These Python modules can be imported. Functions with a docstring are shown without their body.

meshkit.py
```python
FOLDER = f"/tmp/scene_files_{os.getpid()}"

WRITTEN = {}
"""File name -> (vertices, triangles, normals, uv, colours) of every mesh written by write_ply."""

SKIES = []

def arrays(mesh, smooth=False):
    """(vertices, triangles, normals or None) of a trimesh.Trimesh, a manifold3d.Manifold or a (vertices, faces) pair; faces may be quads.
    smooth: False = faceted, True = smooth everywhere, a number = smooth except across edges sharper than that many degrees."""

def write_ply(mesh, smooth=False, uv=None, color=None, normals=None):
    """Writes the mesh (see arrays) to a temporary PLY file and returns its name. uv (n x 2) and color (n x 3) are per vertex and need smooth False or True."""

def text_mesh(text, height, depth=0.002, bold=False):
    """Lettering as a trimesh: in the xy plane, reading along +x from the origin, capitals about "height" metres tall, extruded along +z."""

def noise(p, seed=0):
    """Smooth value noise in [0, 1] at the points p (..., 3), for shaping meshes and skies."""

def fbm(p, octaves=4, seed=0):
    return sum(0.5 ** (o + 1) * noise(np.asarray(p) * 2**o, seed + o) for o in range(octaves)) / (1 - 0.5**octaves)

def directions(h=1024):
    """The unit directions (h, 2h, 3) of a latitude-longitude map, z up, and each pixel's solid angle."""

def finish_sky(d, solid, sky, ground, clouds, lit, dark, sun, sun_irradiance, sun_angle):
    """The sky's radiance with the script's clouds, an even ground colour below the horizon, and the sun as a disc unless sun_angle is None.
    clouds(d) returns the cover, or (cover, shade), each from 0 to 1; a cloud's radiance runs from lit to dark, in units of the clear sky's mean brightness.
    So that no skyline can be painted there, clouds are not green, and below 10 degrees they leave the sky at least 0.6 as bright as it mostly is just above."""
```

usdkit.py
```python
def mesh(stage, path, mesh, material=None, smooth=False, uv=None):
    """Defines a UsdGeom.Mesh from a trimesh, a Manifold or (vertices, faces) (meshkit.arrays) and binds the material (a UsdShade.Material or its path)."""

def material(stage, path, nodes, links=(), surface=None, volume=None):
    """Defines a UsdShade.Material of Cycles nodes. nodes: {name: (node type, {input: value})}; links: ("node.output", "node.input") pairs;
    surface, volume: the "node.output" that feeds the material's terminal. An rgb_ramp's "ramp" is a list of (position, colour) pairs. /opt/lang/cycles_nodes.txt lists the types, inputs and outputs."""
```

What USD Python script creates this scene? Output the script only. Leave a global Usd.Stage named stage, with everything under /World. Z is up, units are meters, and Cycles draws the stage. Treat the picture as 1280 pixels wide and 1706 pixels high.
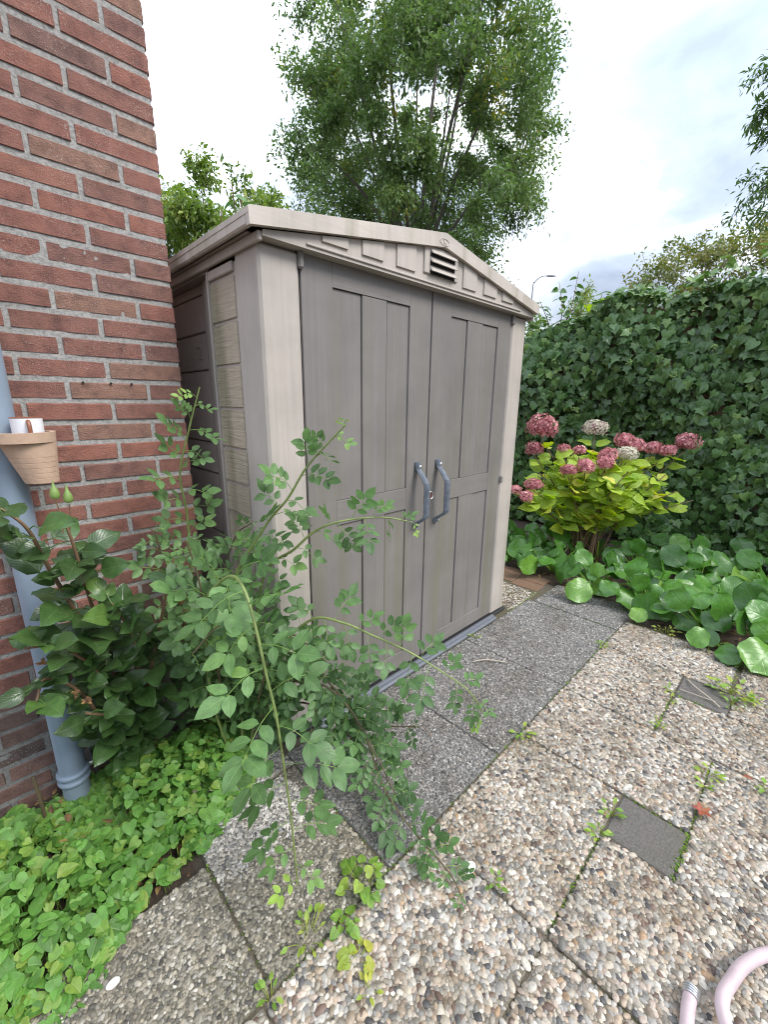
import math, random
import numpy as np, trimesh
import usdkit, meshkit
from pxr import Usd, UsdGeom, UsdLux, UsdShade, Gf, Sdf, Vt

stage = Usd.Stage.CreateInMemory()
UsdGeom.SetStageUpAxis(stage, UsdGeom.Tokens.z)
UsdGeom.SetStageMetersPerUnit(stage, 1.0)
UsdGeom.Xform.Define(stage, '/World')
UsdGeom.Scope.Define(stage, '/World/Looks')
R = np.random.default_rng(7)
T = Sdf.ValueTypeNames

# ------------------------------------------------------------------ camera
FPX, PITCH, ROLL, YAW = 698.114, 0.252153, 0.0094686, 0.772679
CAM = np.array([-1.563065, -1.305163, 1.327097])
_fw = np.array([math.sin(YAW) * math.cos(PITCH), math.cos(YAW) * math.cos(PITCH), -math.sin(PITCH)])
_r = np.array([math.cos(YAW), -math.sin(YAW), 0.0])
_u = np.cross(_r, _fw)
_r, _u = math.cos(ROLL) * _r + math.sin(ROLL) * _u, -math.sin(ROLL) * _r + math.cos(ROLL) * _u
cam = UsdGeom.Camera.Define(stage, '/World/camera')
m4 = Gf.Matrix4d(1.0)
for i, v in enumerate((_r, _u, -_fw, CAM)):
    for j in range(3):
        m4[i, j] = float(v[j])
cam.AddTransformOp().Set(m4)
cam.CreateHorizontalApertureAttr(36.0)
cam.CreateVerticalApertureAttr(36.0 * 1024 / 769)
cam.CreateFocalLengthAttr(36.0 * FPX / 1280)
cam.CreateClippingRangeAttr(Gf.Vec2f(0.02, 2000))
cam.CreateExposureAttr(1.32)

# ------------------------------------------------------------------ sky and sun (bright overcast)
SUN_DIR = np.array([0.30, -0.85, 1.0]); SUN_DIR /= np.linalg.norm(SUN_DIR)
SUN_EL, SUN_ROT = math.asin(SUN_DIR[2]), math.atan2(SUN_DIR[0], SUN_DIR[1])
sky_mat = usdkit.material(stage, '/World/Looks/sky', {
    'tc': ('texture_coordinate', {}),
    'map': ('mapping', {'scale': (1.0, 1.0, 2.4), 'location': (3.1, 0.4, 0.2)}),
    'n1': ('noise_texture', {'scale': 1.9, 'detail': 7.0, 'roughness': 0.55, 'distortion': 0.35}),
    'cov': ('rgb_ramp', {'ramp': [(0.30, (0.75, 0.75, 0.75)), (0.50, (0.95, 0.95, 0.95)), (0.62, (1, 1, 1))]}),
    'n2': ('noise_texture', {'scale': 2.5, 'detail': 6.0, 'roughness': 0.55, 'distortion': .3}),
    'cc': ('rgb_ramp', {'ramp': [(0.34, (4.3, 5.1, 6.6)), (0.49, (6.2, 7.1, 8.6)), (0.68, (13.4, 14.0, 14.9)), (.75, (16.5, 16.6, 16.8))]}),
    'sx': ('separate_xyz', {}), 'zr': ('map_range', {'from_min': 0., 'from_max': 1., 'to_min': .26, 'to_max': 1.25, 'clamp': True}), 'cz': ('mix_color', {'blend_type': 'multiply', 'fac': 1.0, 'use_clamp': False}),
    'sky': ('sky_texture', {'sky_type': 'single_scattering', 'sun_disc': False, 'sun_elevation': SUN_EL, 'sun_rotation': SUN_ROT}),
    'mix': ('mix_color', {'blend_type': 'mix', 'use_clamp': False}),
    'bg': ('background_shader', {'strength': 0.10}),
}, [('tc.generated', 'map.vector'), ('map.vector', 'n1.vector'), ('map.vector', 'n2.vector'), ('n1.fac', 'cov.fac'), ('n2.fac', 'cc.fac'),
    ('cov.color', 'mix.fac'), ('sky.color', 'mix.a'), ('tc.generated', 'sx.vector'), ('sx.z', 'zr.value'), ('cc.color', 'cz.a'), ('zr.result', 'cz.b'), ('cz.result', 'mix.b'), ('mix.result', 'bg.color')], surface='bg.background')
dome = UsdLux.DomeLight.Define(stage, '/World/sky')
UsdShade.MaterialBindingAPI.Apply(dome.GetPrim()).Bind(sky_mat)
dome.GetPrim().SetCustomDataByKey('kind', 'structure')
sun = UsdLux.DistantLight.Define(stage, '/World/sun')
sun.CreateIntensityAttr(0.4); sun.CreateAngleAttr(25.0); sun.CreateColorAttr(Gf.Vec3f(1.0, 0.97, 0.92)); sun.CreateNormalizeAttr(True)
_q = Gf.Rotation(Gf.Vec3d(0, 0, 1), Gf.Vec3d(*SUN_DIR.tolist()))
sun.AddTransformOp().Set(Gf.Matrix4d().SetRotate(_q))

# ------------------------------------------------------------------ helpers: prims
_used, _origin = {}, {}
def numbered(parent, name):
    k = (parent, name); n = _used.get(k, 0); _used[k] = n + 1
    return f'{parent}/{name}' if n == 0 else f'{parent}/{name}_{n:03d}'
def tag(p, label=None, cat=None, group=None, kind=None):
    for k, v in (('label', label), ('category', cat), ('group', group), ('kind', kind)):
        if v: p.SetCustomDataByKey(k, v)
    return p
def thing(name, label, cat, loc=(0, 0, 0), group=None, kind=None):
    path = numbered('/World', name)
    x = UsdGeom.Xform.Define(stage, path); x.AddTranslateOp().Set(Gf.Vec3d(*map(float, loc)))
    _origin[path] = np.array(loc, float)
    tag(x.GetPrim(), label, cat, group, kind)
    return path
def obj(name, mesh, mat, parent='/World', smooth=False, label=None, kind=None, cat=None, group=None):
    """mesh: trimesh / (v,f) / Geo. One Mesh prim at world coordinates, written relative to its thing's base."""
    path = numbered(parent, name)
    o = _origin.get(parent, np.zeros(3)); _origin[path] = o
    tint = uv = None
    if isinstance(mesh, Geo):
        v, f, uv, tint = mesh.get()
        mesh = (v - o, f)
    elif isinstance(mesh, trimesh.Trimesh):
        mesh = mesh.copy(); mesh.apply_translation(-o)
    else:
        mesh = (np.asarray(mesh[0]) - o, mesh[1])
    p = usdkit.mesh(stage, path, mesh, M[mat], smooth=smooth, uv=uv)
    if tint is not None:
        if len(p.GetPointsAttr().Get()) != len(tint): tint = np.full(len(p.GetPointsAttr().Get()), tint[0])
        UsdGeom.PrimvarsAPI(p).CreatePrimvar('tint', T.FloatArray, 'vertex').Set(Vt.FloatArray.FromNumpy(tint.astype(np.float32)))
    tag(p.GetPrim(), label, cat, group, kind)
    return path

class Geo:
    """Collects vertices, triangles, uv and tint."""
    def __init__(s): s.v, s.f, s.uv, s.t, s.n = [], [], [], [], 0
    def add(s, v, f, uv=None, tint=0.5):
        v = np.asarray(v, float); f = np.asarray(f, int)
        if f.shape[1] == 4: f = np.vstack([f[:, [0, 1, 2]], f[:, [0, 2, 3]]])
        s.v.append(v); s.f.append(f + s.n); s.n += len(v)
        s.uv.append(np.zeros((len(v), 2)) if uv is None else np.asarray(uv)); s.t.append(np.full(len(v), tint) if np.ndim(tint) == 0 else np.asarray(tint))
        return s
    def get(s): return np.vstack(s.v), np.vstack(s.f), np.vstack(s.uv), np.concatenate(s.t)

def fbm2(p, seed=0, octaves=3): return meshkit.fbm(np.asarray(p, float), octaves, seed)
def cat(*ms): return trimesh.util.concatenate([m for m in ms])
def cbox(x0, x1, y0, y1, z0, z1, b=0.003):
    """Chamfered box."""
    b = min(b, (x1 - x0) * .45, (y1 - y0) * .45, (z1 - z0) * .45)
    P = []
    for sx, X in ((1, x0), (-1, x1)):
        for sy, Y in ((1, y0), (-1, y1)):
            for sz, Z in ((1, z0), (-1, z1)):
                P += [(X, Y + sy * b, Z + sz * b), (X + sx * b, Y, Z + sz * b), (X + sx * b, Y + sy * b, Z)]
    return trimesh.convex.convex_hull(np.array(P))
def prism(poly, axis, a, b):
    """Extrudes a convex polygon (2D points) along an axis ('x': poly is y,z; 'y': poly is x,z; 'z': poly is x,y)."""
    P = []
    for t in (a, b):
        for p in poly:
            P.append({'x': (t, p[0], p[1]), 'y': (p[0], t, p[1]), 'z': (p[0], p[1], t)}[axis])
    return trimesh.convex.convex_hull(np.array(P, float))
def tube(pts, rad, n=8, cap=True):
    pts = np.asarray(pts, float); k = len(pts); rad = np.full(k, rad) if np.ndim(rad) == 0 else np.asarray(rad, float)
    tg = np.gradient(pts, axis=0); tg /= np.maximum(np.linalg.norm(tg, axis=1, keepdims=True), 1e-9)
    a = np.array([0, 0, 1.0]) if abs(tg[0][2]) < .9 else np.array([1.0, 0, 0])
    V = []
    u = np.cross(tg[0], a); u /= np.linalg.norm(u)
    ang = np.arange(n) * 2 * math.pi / n
    for i in range(k):
        u = u - tg[i] * (u @ tg[i]); u /= max(np.linalg.norm(u), 1e-9); w = np.cross(tg[i], u)
        V.append(pts[i] + rad[i] * (np.cos(ang)[:, None] * u + np.sin(ang)[:, None] * w))
    V = np.vstack(V); F = []
    i = np.arange(k - 1)[:, None] * n; j = np.arange(n)[None]; j2 = (j + 1) % n
    q = np.stack([i + j, i + j2, i + n + j2, i + n + j], -1).reshape(-1, 4)
    F = np.vstack([q[:, [0, 1, 2]], q[:, [0, 2, 3]]])
    if cap:
        V = np.vstack([V, pts[0], pts[-1]]); c0, c1 = len(V) - 2, len(V) - 1; jj = np.arange(n)
        F = np.vstack([F, np.stack([np.full(n, c0), (jj + 1) % n, jj], 1), np.stack([np.full(n, c1), (k - 1) * n + jj, (k - 1) * n + (jj + 1) % n], 1)])
    return V, F
def spline(pts, n=8):
    """Catmull-Rom through the points."""
    P = np.asarray(pts, float); P = np.vstack([2 * P[0] - P[1], P, 2 * P[-1] - P[-2]]); out = []
    for i in range(1, len(P) - 2):
        t = np.linspace(0, 1, n, endpoint=False)[:, None]
        p0, p1, p2, p3 = P[i - 1:i + 3]
        out.append(.5 * (2 * p1 + (p2 - p0) * t + (2 * p0 - 5 * p1 + 4 * p2 - p3) * t ** 2 + (3 * p1 - p0 - 3 * p2 + p3) * t ** 3))
    return np.vstack(out + [P[-2:-1]])
def lathe(profile, n=32, c=(0, 0)):
    """profile (r,z) revolved about the vertical through c."""
    pr = np.asarray(profile, float); k = len(pr); a = np.arange(n) * 2 * math.pi / n
    V = np.stack([c[0] + pr[:, None, 0] * np.cos(a), c[1] + pr[:, None, 0] * np.sin(a), np.repeat(pr[:, 1:2], n, 1)], -1).reshape(-1, 3)
    i = np.arange(k - 1)[:, None] * n; j = np.arange(n)[None]; j2 = (j + 1) % n
    q = np.stack([i + j, i + j2, i + n + j2, i + n + j], -1).reshape(-1, 4)
    return V, np.vstack([q[:, [0, 1, 2]], q[:, [0, 2, 3]]])
def unit(v): v = np.asarray(v, float); return v / np.maximum(np.linalg.norm(v, axis=-1, keepdims=True), 1e-9)
def frames(d, up):
    """Rows: leaf axes x (across), y (towards the tip), z (upper face)."""
    y = unit(d); x = unit(np.cross(y, up)); z = np.cross(x, y)
    return np.stack([x, y, z], -2)

# ------------------------------------------------------------------ helpers: leaves (base at the origin, tip along +y, upper face +z)
def blade(L, W, prof, nl=6, nw=4, fold=.15, droop=.35, lift=0., wave=0., serr=0., seed=0):
    g = np.random.default_rng(seed)
    t = np.linspace(0, 1, nl + 1); w = W / 2 * prof(t)
    ang = lift - droop * t
    y = np.concatenate([[0], np.cumsum(np.cos(ang[:-1]) * L / nl)]); z = np.concatenate([[0], np.cumsum(np.sin(ang[:-1]) * L / nl)])
    u = np.linspace(-1, 1, nw + 1)
    ww = np.repeat(w[:, None], nw + 1, 1)
    if serr: ww[1:-1, [0, -1]] *= 1 + serr * g.uniform(-1, 1, (nl - 1, 2))
    X = ww * u
    Y = np.repeat(y[:, None], nw + 1, 1) - abs(X) * .06
    Z = z[:, None] + fold * abs(X) + wave * W * np.sin(t[:, None] * 9 + u * 2 + seed) * abs(u) * .12
    V = np.stack([X, Y, Z], -1).reshape(-1, 3)
    uv = np.stack([np.repeat(u[None] * .5 + .5, nl + 1, 0), np.repeat(t[:, None], nw + 1, 1)], -1).reshape(-1, 2)
    i = np.arange(nl)[:, None] * (nw + 1) + np.arange(nw)[None]
    q = np.stack([i, i + 1, i + nw + 2, i + nw + 1], -1).reshape(-1, 4)
    return V, np.vstack([q[:, [0, 1, 2]], q[:, [0, 2, 3]]]), uv
ovate = lambda t: np.sin(math.pi * np.clip(t, 0, 1) ** .75) ** .75 * (1 - .15 * t) + 1e-4
ellip = lambda t: np.sin(math.pi * t) ** .65 + 1e-4
roundp = lambda t: np.sqrt(np.clip(1 - (2 * t ** .92 - 1) ** 2, 0, 1)) ** .85 + 1e-4
lance = lambda t: np.sin(math.pi * t ** .7) ** 1.1 + 1e-4
def fan(outline, center, cup=.0, seed=0, bend=.15):
    """Leaf from an outline (n x 2), two rings round a centre point."""
    o = np.asarray(outline, float); c = np.asarray(center, float); n = len(o)
    mid = c + (o - c) * .55
    P = np.vstack([[c], mid, o]); g = np.random.default_rng(seed)
    r = np.linalg.norm(P - c, axis=1); s = max(r)
    Z = cup * (r / s) ** 2 * s - bend * np.clip(P[:, 1], 0, None) ** 2 / s + g.normal(0, .02 * s, len(P)) * (r > 0)
    Z -= .10 * s * np.exp(-(P[:, 0] / (.12 * s)) ** 2)
    j = np.arange(n); j2 = (j + 1) % n
    f = np.vstack([np.stack([np.zeros(n, int), 1 + j, 1 + j2], 1), np.stack([1 + j, 1 + n + j, 1 + n + j2], 1), np.stack([1 + j, 1 + n + j2, 1 + j2], 1)])
    f = f[:, ::-1]
    lim = np.abs(o).max(0)
    uv = np.stack([P[:, 0] / lim[0] * .5 + .5, np.clip((P[:, 1] - o[:, 1].min()) / np.ptp(o[:, 1]), 0, 1)], 1)
    V = np.column_stack([P, Z])
    a = np.cross(V[f[:, 1]] - V[f[:, 0]], V[f[:, 2]] - V[f[:, 0]])[:, 2].sum()
    return V, (f if a > 0 else f[:, ::-1]), uv
def heart(s, seed=0, cup=.1):
    h = [(0, 0), (.2, -.13), (.42, -.1), (.56, .1), (.55, .35), (.42, .62), (.22, .85), (0, 1.02)]
    o = h + [(-x, y) for x, y in h[-2:0:-1]]
    return fan(np.array(o) * s, np.array((0, .3)) * s, cup, seed, .25)
def ivyleaf(s, seed=0):
    h = [(0, 0), (.22, -.12), (.5, .05), (.36, .25), (.58, .48), (.3, .58), (.18, .78), (0, 1.05)]
    o = h + [(-x, y) for x, y in h[-2:0:-1]]
    return fan(np.array(o) * s, np.array((0, .3)) * s, .05, seed, .2)
def place(tpl, base, d, up, scale=1.0):
    v, f, uv = tpl; A = frames(np.asarray(d, float), np.asarray(up, float))
    return v * scale @ A + np.asarray(base), f, uv
def scatter(geo, tpls, bases, dirs, ups, scales, tints, rng):
    """Many leaves at once into one Geo."""
    k = rng.integers(0, len(tpls), len(bases)); A = frames(dirs, ups)
    for i, (v, f, uv) in enumerate(tpls):
        s = np.where(k == i)[0]
        if len(s) == 0: continue
        V = np.einsum('pk,nkj->npj', v, A[s]) * scales[s, None, None] + bases[s, None, :]
        F = f[None] + (np.arange(len(s)) * len(v))[:, None, None]
        geo.add(V.reshape(-1, 3), F.reshape(-1, 3), np.tile(uv, (len(s), 1)), np.repeat(tints[s], len(v)))
    return geo

# ------------------------------------------------------------------ materials
M = {}
def mat(name, nodes, links=(), surface='p.BSDF'):
    M[name] = usdkit.material(stage, '/World/Looks/' + name, nodes, links, surface=surface); return name
def solid(name, c, rough=.6, var=.12, scale=30., bump=.0, bscale=200., spec=.5, stretch=(1, 1, 1), metallic=0., coat=0.):
    """Plain coloured surface with tone variation and fine relief."""
    c = np.array(c)
    mat(name, {'g': ('geometry', {}), 'mp': ('mapping', {'scale': stretch}), 'n': ('noise_texture', {'scale': scale, 'detail': 5.0, 'roughness': .6}),
               'r': ('rgb_ramp', {'ramp': [(.25, tuple(c * (1 - var))), (.5, tuple(c)), (.75, tuple(np.minimum(c * (1 + var), 1)))]}),
               'n2': ('noise_texture', {'scale': bscale, 'detail': 3.0}), 'b': ('bump', {'strength': bump, 'distance': .002}),
               'p': ('principled_bsdf', {'roughness': rough, 'specular_ior_level': spec, 'metallic': metallic, 'coat_weight': coat})},
        [('g.position', 'mp.vector'), ('mp.vector', 'n.vector'), ('n.fac', 'r.fac'), ('r.color', 'p.base_color'), ('mp.vector', 'n2.vector'), ('n2.fac', 'b.height')] + ([('b.normal', 'p.normal')] if bump else []))
def leafmat(name, c0, c1, c2, rough=.42, trans=.25, vein=.35, veins=9., spec=.5, bump=.4):
    """tint 0..1 picks the colour; midrib and side veins by uv."""
    mat(name, {'a': ('attribute', {'attribute': 'tint'}), 'uv': ('texture_coordinate', {}), 's': ('separate_xyz', {}),
               'ra': ('rgb_ramp', {'ramp': [(0, c0), (.5, c1), (1, c2)]}),
               'g': ('geometry', {}), 'n': ('noise_texture', {'scale': 55., 'detail': 4.}), 'nr': ('rgb_ramp', {'ramp': [(.3, (.78, .78, .78)), (.7, (1.15, 1.15, 1.1))]}),
               'mul': ('mix_color', {'blend_type': 'multiply', 'fac': 1.0, 'use_clamp': False}),
               'u0': ('math', {'math_type': 'subtract', 'value2': .5}), 'ua': ('math', {'math_type': 'absolute'}),
               'mid': ('map_range', {'from_min': .0, 'from_max': .05, 'to_min': 1., 'to_max': 0., 'clamp': True}),
               'k': ('math', {'math_type': 'multiply', 'value2': -.75}), 'w': ('math', {'math_type': 'add'}), 'w2': ('math', {'math_type': 'multiply', 'value2': veins}),
               'fr': ('math', {'math_type': 'fraction'}), 'f2': ('math', {'math_type': 'subtract', 'value2': .5}), 'f3': ('math', {'math_type': 'absolute'}),
               'sv': ('map_range', {'from_min': .0, 'from_max': .12, 'to_min': .6, 'to_max': 0., 'clamp': True}),
               'vm': ('math', {'math_type': 'maximum'}), 'vk': ('math', {'math_type': 'multiply', 'value2': vein}),
               'vc': ('mix_color', {'blend_type': 'mix', 'b': tuple(np.array(c2) * .8 + .08), 'use_clamp': False}),
               'b': ('bump', {'strength': bump, 'distance': .0025, 'invert': True}), 'rip': ('math', {'math_type': 'multiply_add', 'value2': .7}),
               'p': ('principled_bsdf', {'roughness': rough, 'specular_ior_level': spec}),
               'tc': ('hsv', {'saturation': 1.15, 'value': 1.7}), 't': ('translucent_bsdf', {}), 'mx': ('mix_closure', {'fac': trans})},
        [('a.fac', 'ra.fac'), ('g.position', 'n.vector'), ('n.fac', 'nr.fac'), ('ra.color', 'mul.a'), ('nr.color', 'mul.b'),
         ('uv.UV', 's.vector'), ('s.x', 'u0.value1'), ('u0.value', 'ua.value1'), ('ua.value', 'mid.value'), ('ua.value', 'k.value1'), ('k.value', 'w.value1'), ('s.y', 'w.value2'),
         ('w.value', 'w2.value1'), ('w2.value', 'fr.value1'), ('fr.value', 'f2.value1'), ('f2.value', 'f3.value1'), ('f3.value', 'sv.value'),
         ('mid.result', 'vm.value1'), ('sv.result', 'vm.value2'), ('vm.value', 'vk.value1'), ('vk.value', 'vc.fac'), ('mul.result', 'vc.a'),
         ('n.fac', 'rip.value1'), ('vm.value', 'rip.value3'), ('rip.value', 'b.height'), ('b.normal', 'p.normal'), ('vc.result', 'p.base_color'), ('vc.result', 'tc.color'), ('tc.color', 't.color'),
         ('p.BSDF', 'mx.closure1'), ('t.BSDF', 'mx.closure2')], surface='mx.closure')

# brick: tone per brick from the mesh, mottling and pits from noise
mat('brick', {'a': ('attribute', {'attribute': 'tint'}), 'g': ('geometry', {}),
              'ra': ('rgb_ramp', {'ramp': [(0, (.115, .082, .074)), (.25, (.180, .108, .090)), (.5, (.232, .106, .083)), (.75, (.275, .117, .087)), (1, (.245, .145, .108))]}),
              'n': ('noise_texture', {'scale': 24., 'detail': 8., 'roughness': .68}), 'nr': ('rgb_ramp', {'ramp': [(.28, (.55, .56, .60)), (.5, (1, 1, 1)), (.75, (1.30, 1.28, 1.22))]}),
              'mul': ('mix_color', {'blend_type': 'multiply', 'fac': 1., 'use_clamp': False}),
              'n3': ('noise_texture', {'scale': 260., 'detail': 3., 'roughness': .7}), 'wr': ('rgb_ramp', {'ramp': [(.57, (0, 0, 0)), (.70, (.85, .85, .85))]}),
              'wm': ('noise_texture', {'scale': 9., 'detail': 3.}), 'wmr': ('rgb_ramp', {'ramp': [(.42, (.10, .10, .10)), (.62, (.8, .8, .8))]}), 'wf': ('mix_color', {'blend_type': 'multiply', 'fac': 1.}),
              'mw': ('mix_color', {'blend_type': 'mix', 'b': (.50, .46, .42)}),
              'ad': ('math', {'math_type': 'multiply_add', 'value2': .8}),
              'b': ('bump', {'strength': 1., 'distance': .007}), 'p': ('principled_bsdf', {'roughness': .85, 'specular_ior_level': .3})},
    [('a.fac', 'ra.fac'), ('g.position', 'n.vector'), ('n.fac', 'nr.fac'), ('ra.color', 'mul.a'), ('nr.color', 'mul.b'), ('g.position', 'n3.vector'), ('n3.fac', 'wr.fac'),
     ('g.position', 'wm.vector'), ('wm.fac', 'wmr.fac'), ('wr.color', 'wf.a'), ('wmr.color', 'wf.b'), ('wf.result', 'mw.fac'), ('mul.result', 'mw.a'), ('mw.result', 'p.base_color'),
     ('n3.fac', 'ad.value1'), ('n.fac', 'ad.value3'), ('ad.value', 'b.height'), ('b.normal', 'p.normal')])
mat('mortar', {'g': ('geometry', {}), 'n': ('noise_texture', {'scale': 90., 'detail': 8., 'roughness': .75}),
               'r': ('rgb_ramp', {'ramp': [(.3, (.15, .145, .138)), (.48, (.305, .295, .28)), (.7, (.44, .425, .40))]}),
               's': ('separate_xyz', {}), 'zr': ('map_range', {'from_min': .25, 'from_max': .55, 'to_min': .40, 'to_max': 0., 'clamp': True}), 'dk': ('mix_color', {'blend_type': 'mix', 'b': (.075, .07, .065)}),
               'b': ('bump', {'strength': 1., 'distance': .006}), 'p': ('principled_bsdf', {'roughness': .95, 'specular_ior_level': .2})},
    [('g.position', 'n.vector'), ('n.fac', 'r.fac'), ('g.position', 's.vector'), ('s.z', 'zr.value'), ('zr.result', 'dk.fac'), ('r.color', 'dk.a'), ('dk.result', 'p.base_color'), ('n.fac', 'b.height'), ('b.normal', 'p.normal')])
def plastic(name, c, grain=(70, 70, 1.6), algae=0., rough=.5, bumpd=.0012, zlo=0., zhi=1.2):
    """Moulded wood-look resin: streaky grain relief, faint streaks, green film where it stays wet."""
    c = np.array(c)
    mat(name, {'g': ('geometry', {}), 'mp': ('mapping', {'scale': grain}), 'n': ('noise_texture', {'scale': 1., 'detail': 7., 'roughness': .62, 'distortion': .5}),
               'r': ('rgb_ramp', {'ramp': [(.28, tuple(c * .92)), (.5, tuple(c)), (.72, tuple(c * 1.07))]}),
               'big': ('noise_texture', {'scale': 3.2, 'detail': 5., 'roughness': .6}), 'br': ('rgb_ramp', {'ramp': [(.35, (.86, .86, .86)), (.65, (1.07, 1.06, 1.05))]}),
               'mul': ('mix_color', {'blend_type': 'multiply', 'fac': 1., 'use_clamp': False}),
               'ms': ('mapping', {'scale': (14, 14, .8)}), 'al': ('noise_texture', {'scale': 1., 'detail': 4.}), 'ar': ('rgb_ramp', {'ramp': [(.44, (0, 0, 0)), (.68, (algae, algae, algae))]}),
               's': ('separate_xyz', {}), 'zr': ('map_range', {'from_min': zlo, 'from_max': zhi, 'to_min': 1., 'to_max': .3, 'clamp': True}), 'am': ('math', {'math_type': 'multiply'}),
               'mx': ('mix_color', {'blend_type': 'mix', 'b': (.13, .125, .055), 'use_clamp': False}),
               'b': ('bump', {'strength': .5, 'distance': bumpd}), 'p': ('principled_bsdf', {'roughness': rough, 'specular_ior_level': .4})},
        [('g.position', 'mp.vector'), ('mp.vector', 'n.vector'), ('n.fac', 'r.fac'), ('g.position', 'big.vector'), ('big.fac', 'br.fac'), ('r.color', 'mul.a'), ('br.color', 'mul.b'),
         ('g.position', 'ms.vector'), ('ms.vector', 'al.vector'), ('al.fac', 'ar.fac'), ('g.position', 's.vector'), ('s.z', 'zr.value'), ('ar.color', 'am.value1'), ('zr.result', 'am.value2'),
         ('am.value', 'mx.fac'), ('mul.result', 'mx.a'), ('mx.result', 'p.base_color'), ('n.fac', 'b.height'), ('b.normal', 'p.normal')])
plastic('beige_resin', (.405, .362, .322), algae=.25)
plastic('roof_resin', (.46, .41, .36), algae=.45, zlo=1.7, zhi=2.4, grain=(3, 40, 40))
plastic('taupe_resin', (.178, .163, .153), algae=.38, zlo=.2, zhi=1.5)
plastic('taupe_rail', (.180, .165, .154), grain=(3, 50, 60), algae=.2, bumpd=.002)
plastic('weathered_plank', (.40, .345, .265), grain=(30, 9, 95), algae=.7, zlo=1.2, zhi=2.6, bumpd=.016)
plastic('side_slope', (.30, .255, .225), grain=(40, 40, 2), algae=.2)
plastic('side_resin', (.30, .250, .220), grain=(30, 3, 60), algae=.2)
solid('sill_grey', (.115, .125, .145), .55, .15, 40, .3)
solid('black_rubber', (.02, .02, .021), .7)
solid('dark_gap', (.012, .011, .010), .9)
mat('handle_grey', {'g': ('geometry', {}), 'n': ('noise_texture', {'scale': 45., 'detail': 5.}), 'r': ('rgb_ramp', {'ramp': [(.35, (.085, .098, .120)), (.65, (.125, .142, .170))]}),
                    'p': ('principled_bsdf', {'roughness': .38, 'specular_ior_level': .6})}, [('g.position', 'n.vector'), ('n.fac', 'r.fac'), ('r.color', 'p.base_color')])
solid('steel', (.55, .55, .55), .35, .15, 60, metallic=.9)
solid('rust_brown', (.085, .035, .025), .6)
solid('pvc_grey', (.205, .255, .315), .42, .10, 8, .15, 60)
solid('terracotta', (.46, .315, .225), .9, .10, 30, .4, 120)
solid('mug_white', (.68, .68, .70), .25, .04)
solid('mug_brown', (.20, .075, .04), .35)
solid('hose_pink', (.46, .36, .37), .5, .16, 14, .2, 80)
solid('soil', (.060, .042, .030), .95, .5, 60, 1., 110)
solid('far_ground', (.06, .075, .04), .95, .3, 2)
solid('twig_pale', (.42, .36, .28), .8)
solid('cane_green', (.17, .22, .065), .5, .25, 30)
solid('cane_dark', (.10, .075, .04), .7, .3, 30)
solid('stem_brown', (.16, .095, .05), .75, .3, 40)
solid('bark', (.135, .115, .095), .9, .35, 14, .8, 60)
solid('lamp_grey', (.22, .23, .25), .5)
solid('bud_green', (.16, .24, .06), .45)
solid('hip_brown', (.20, .10, .05), .6, .4, 120)
solid('white_stone', (.75, .74, .70), .6)
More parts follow.
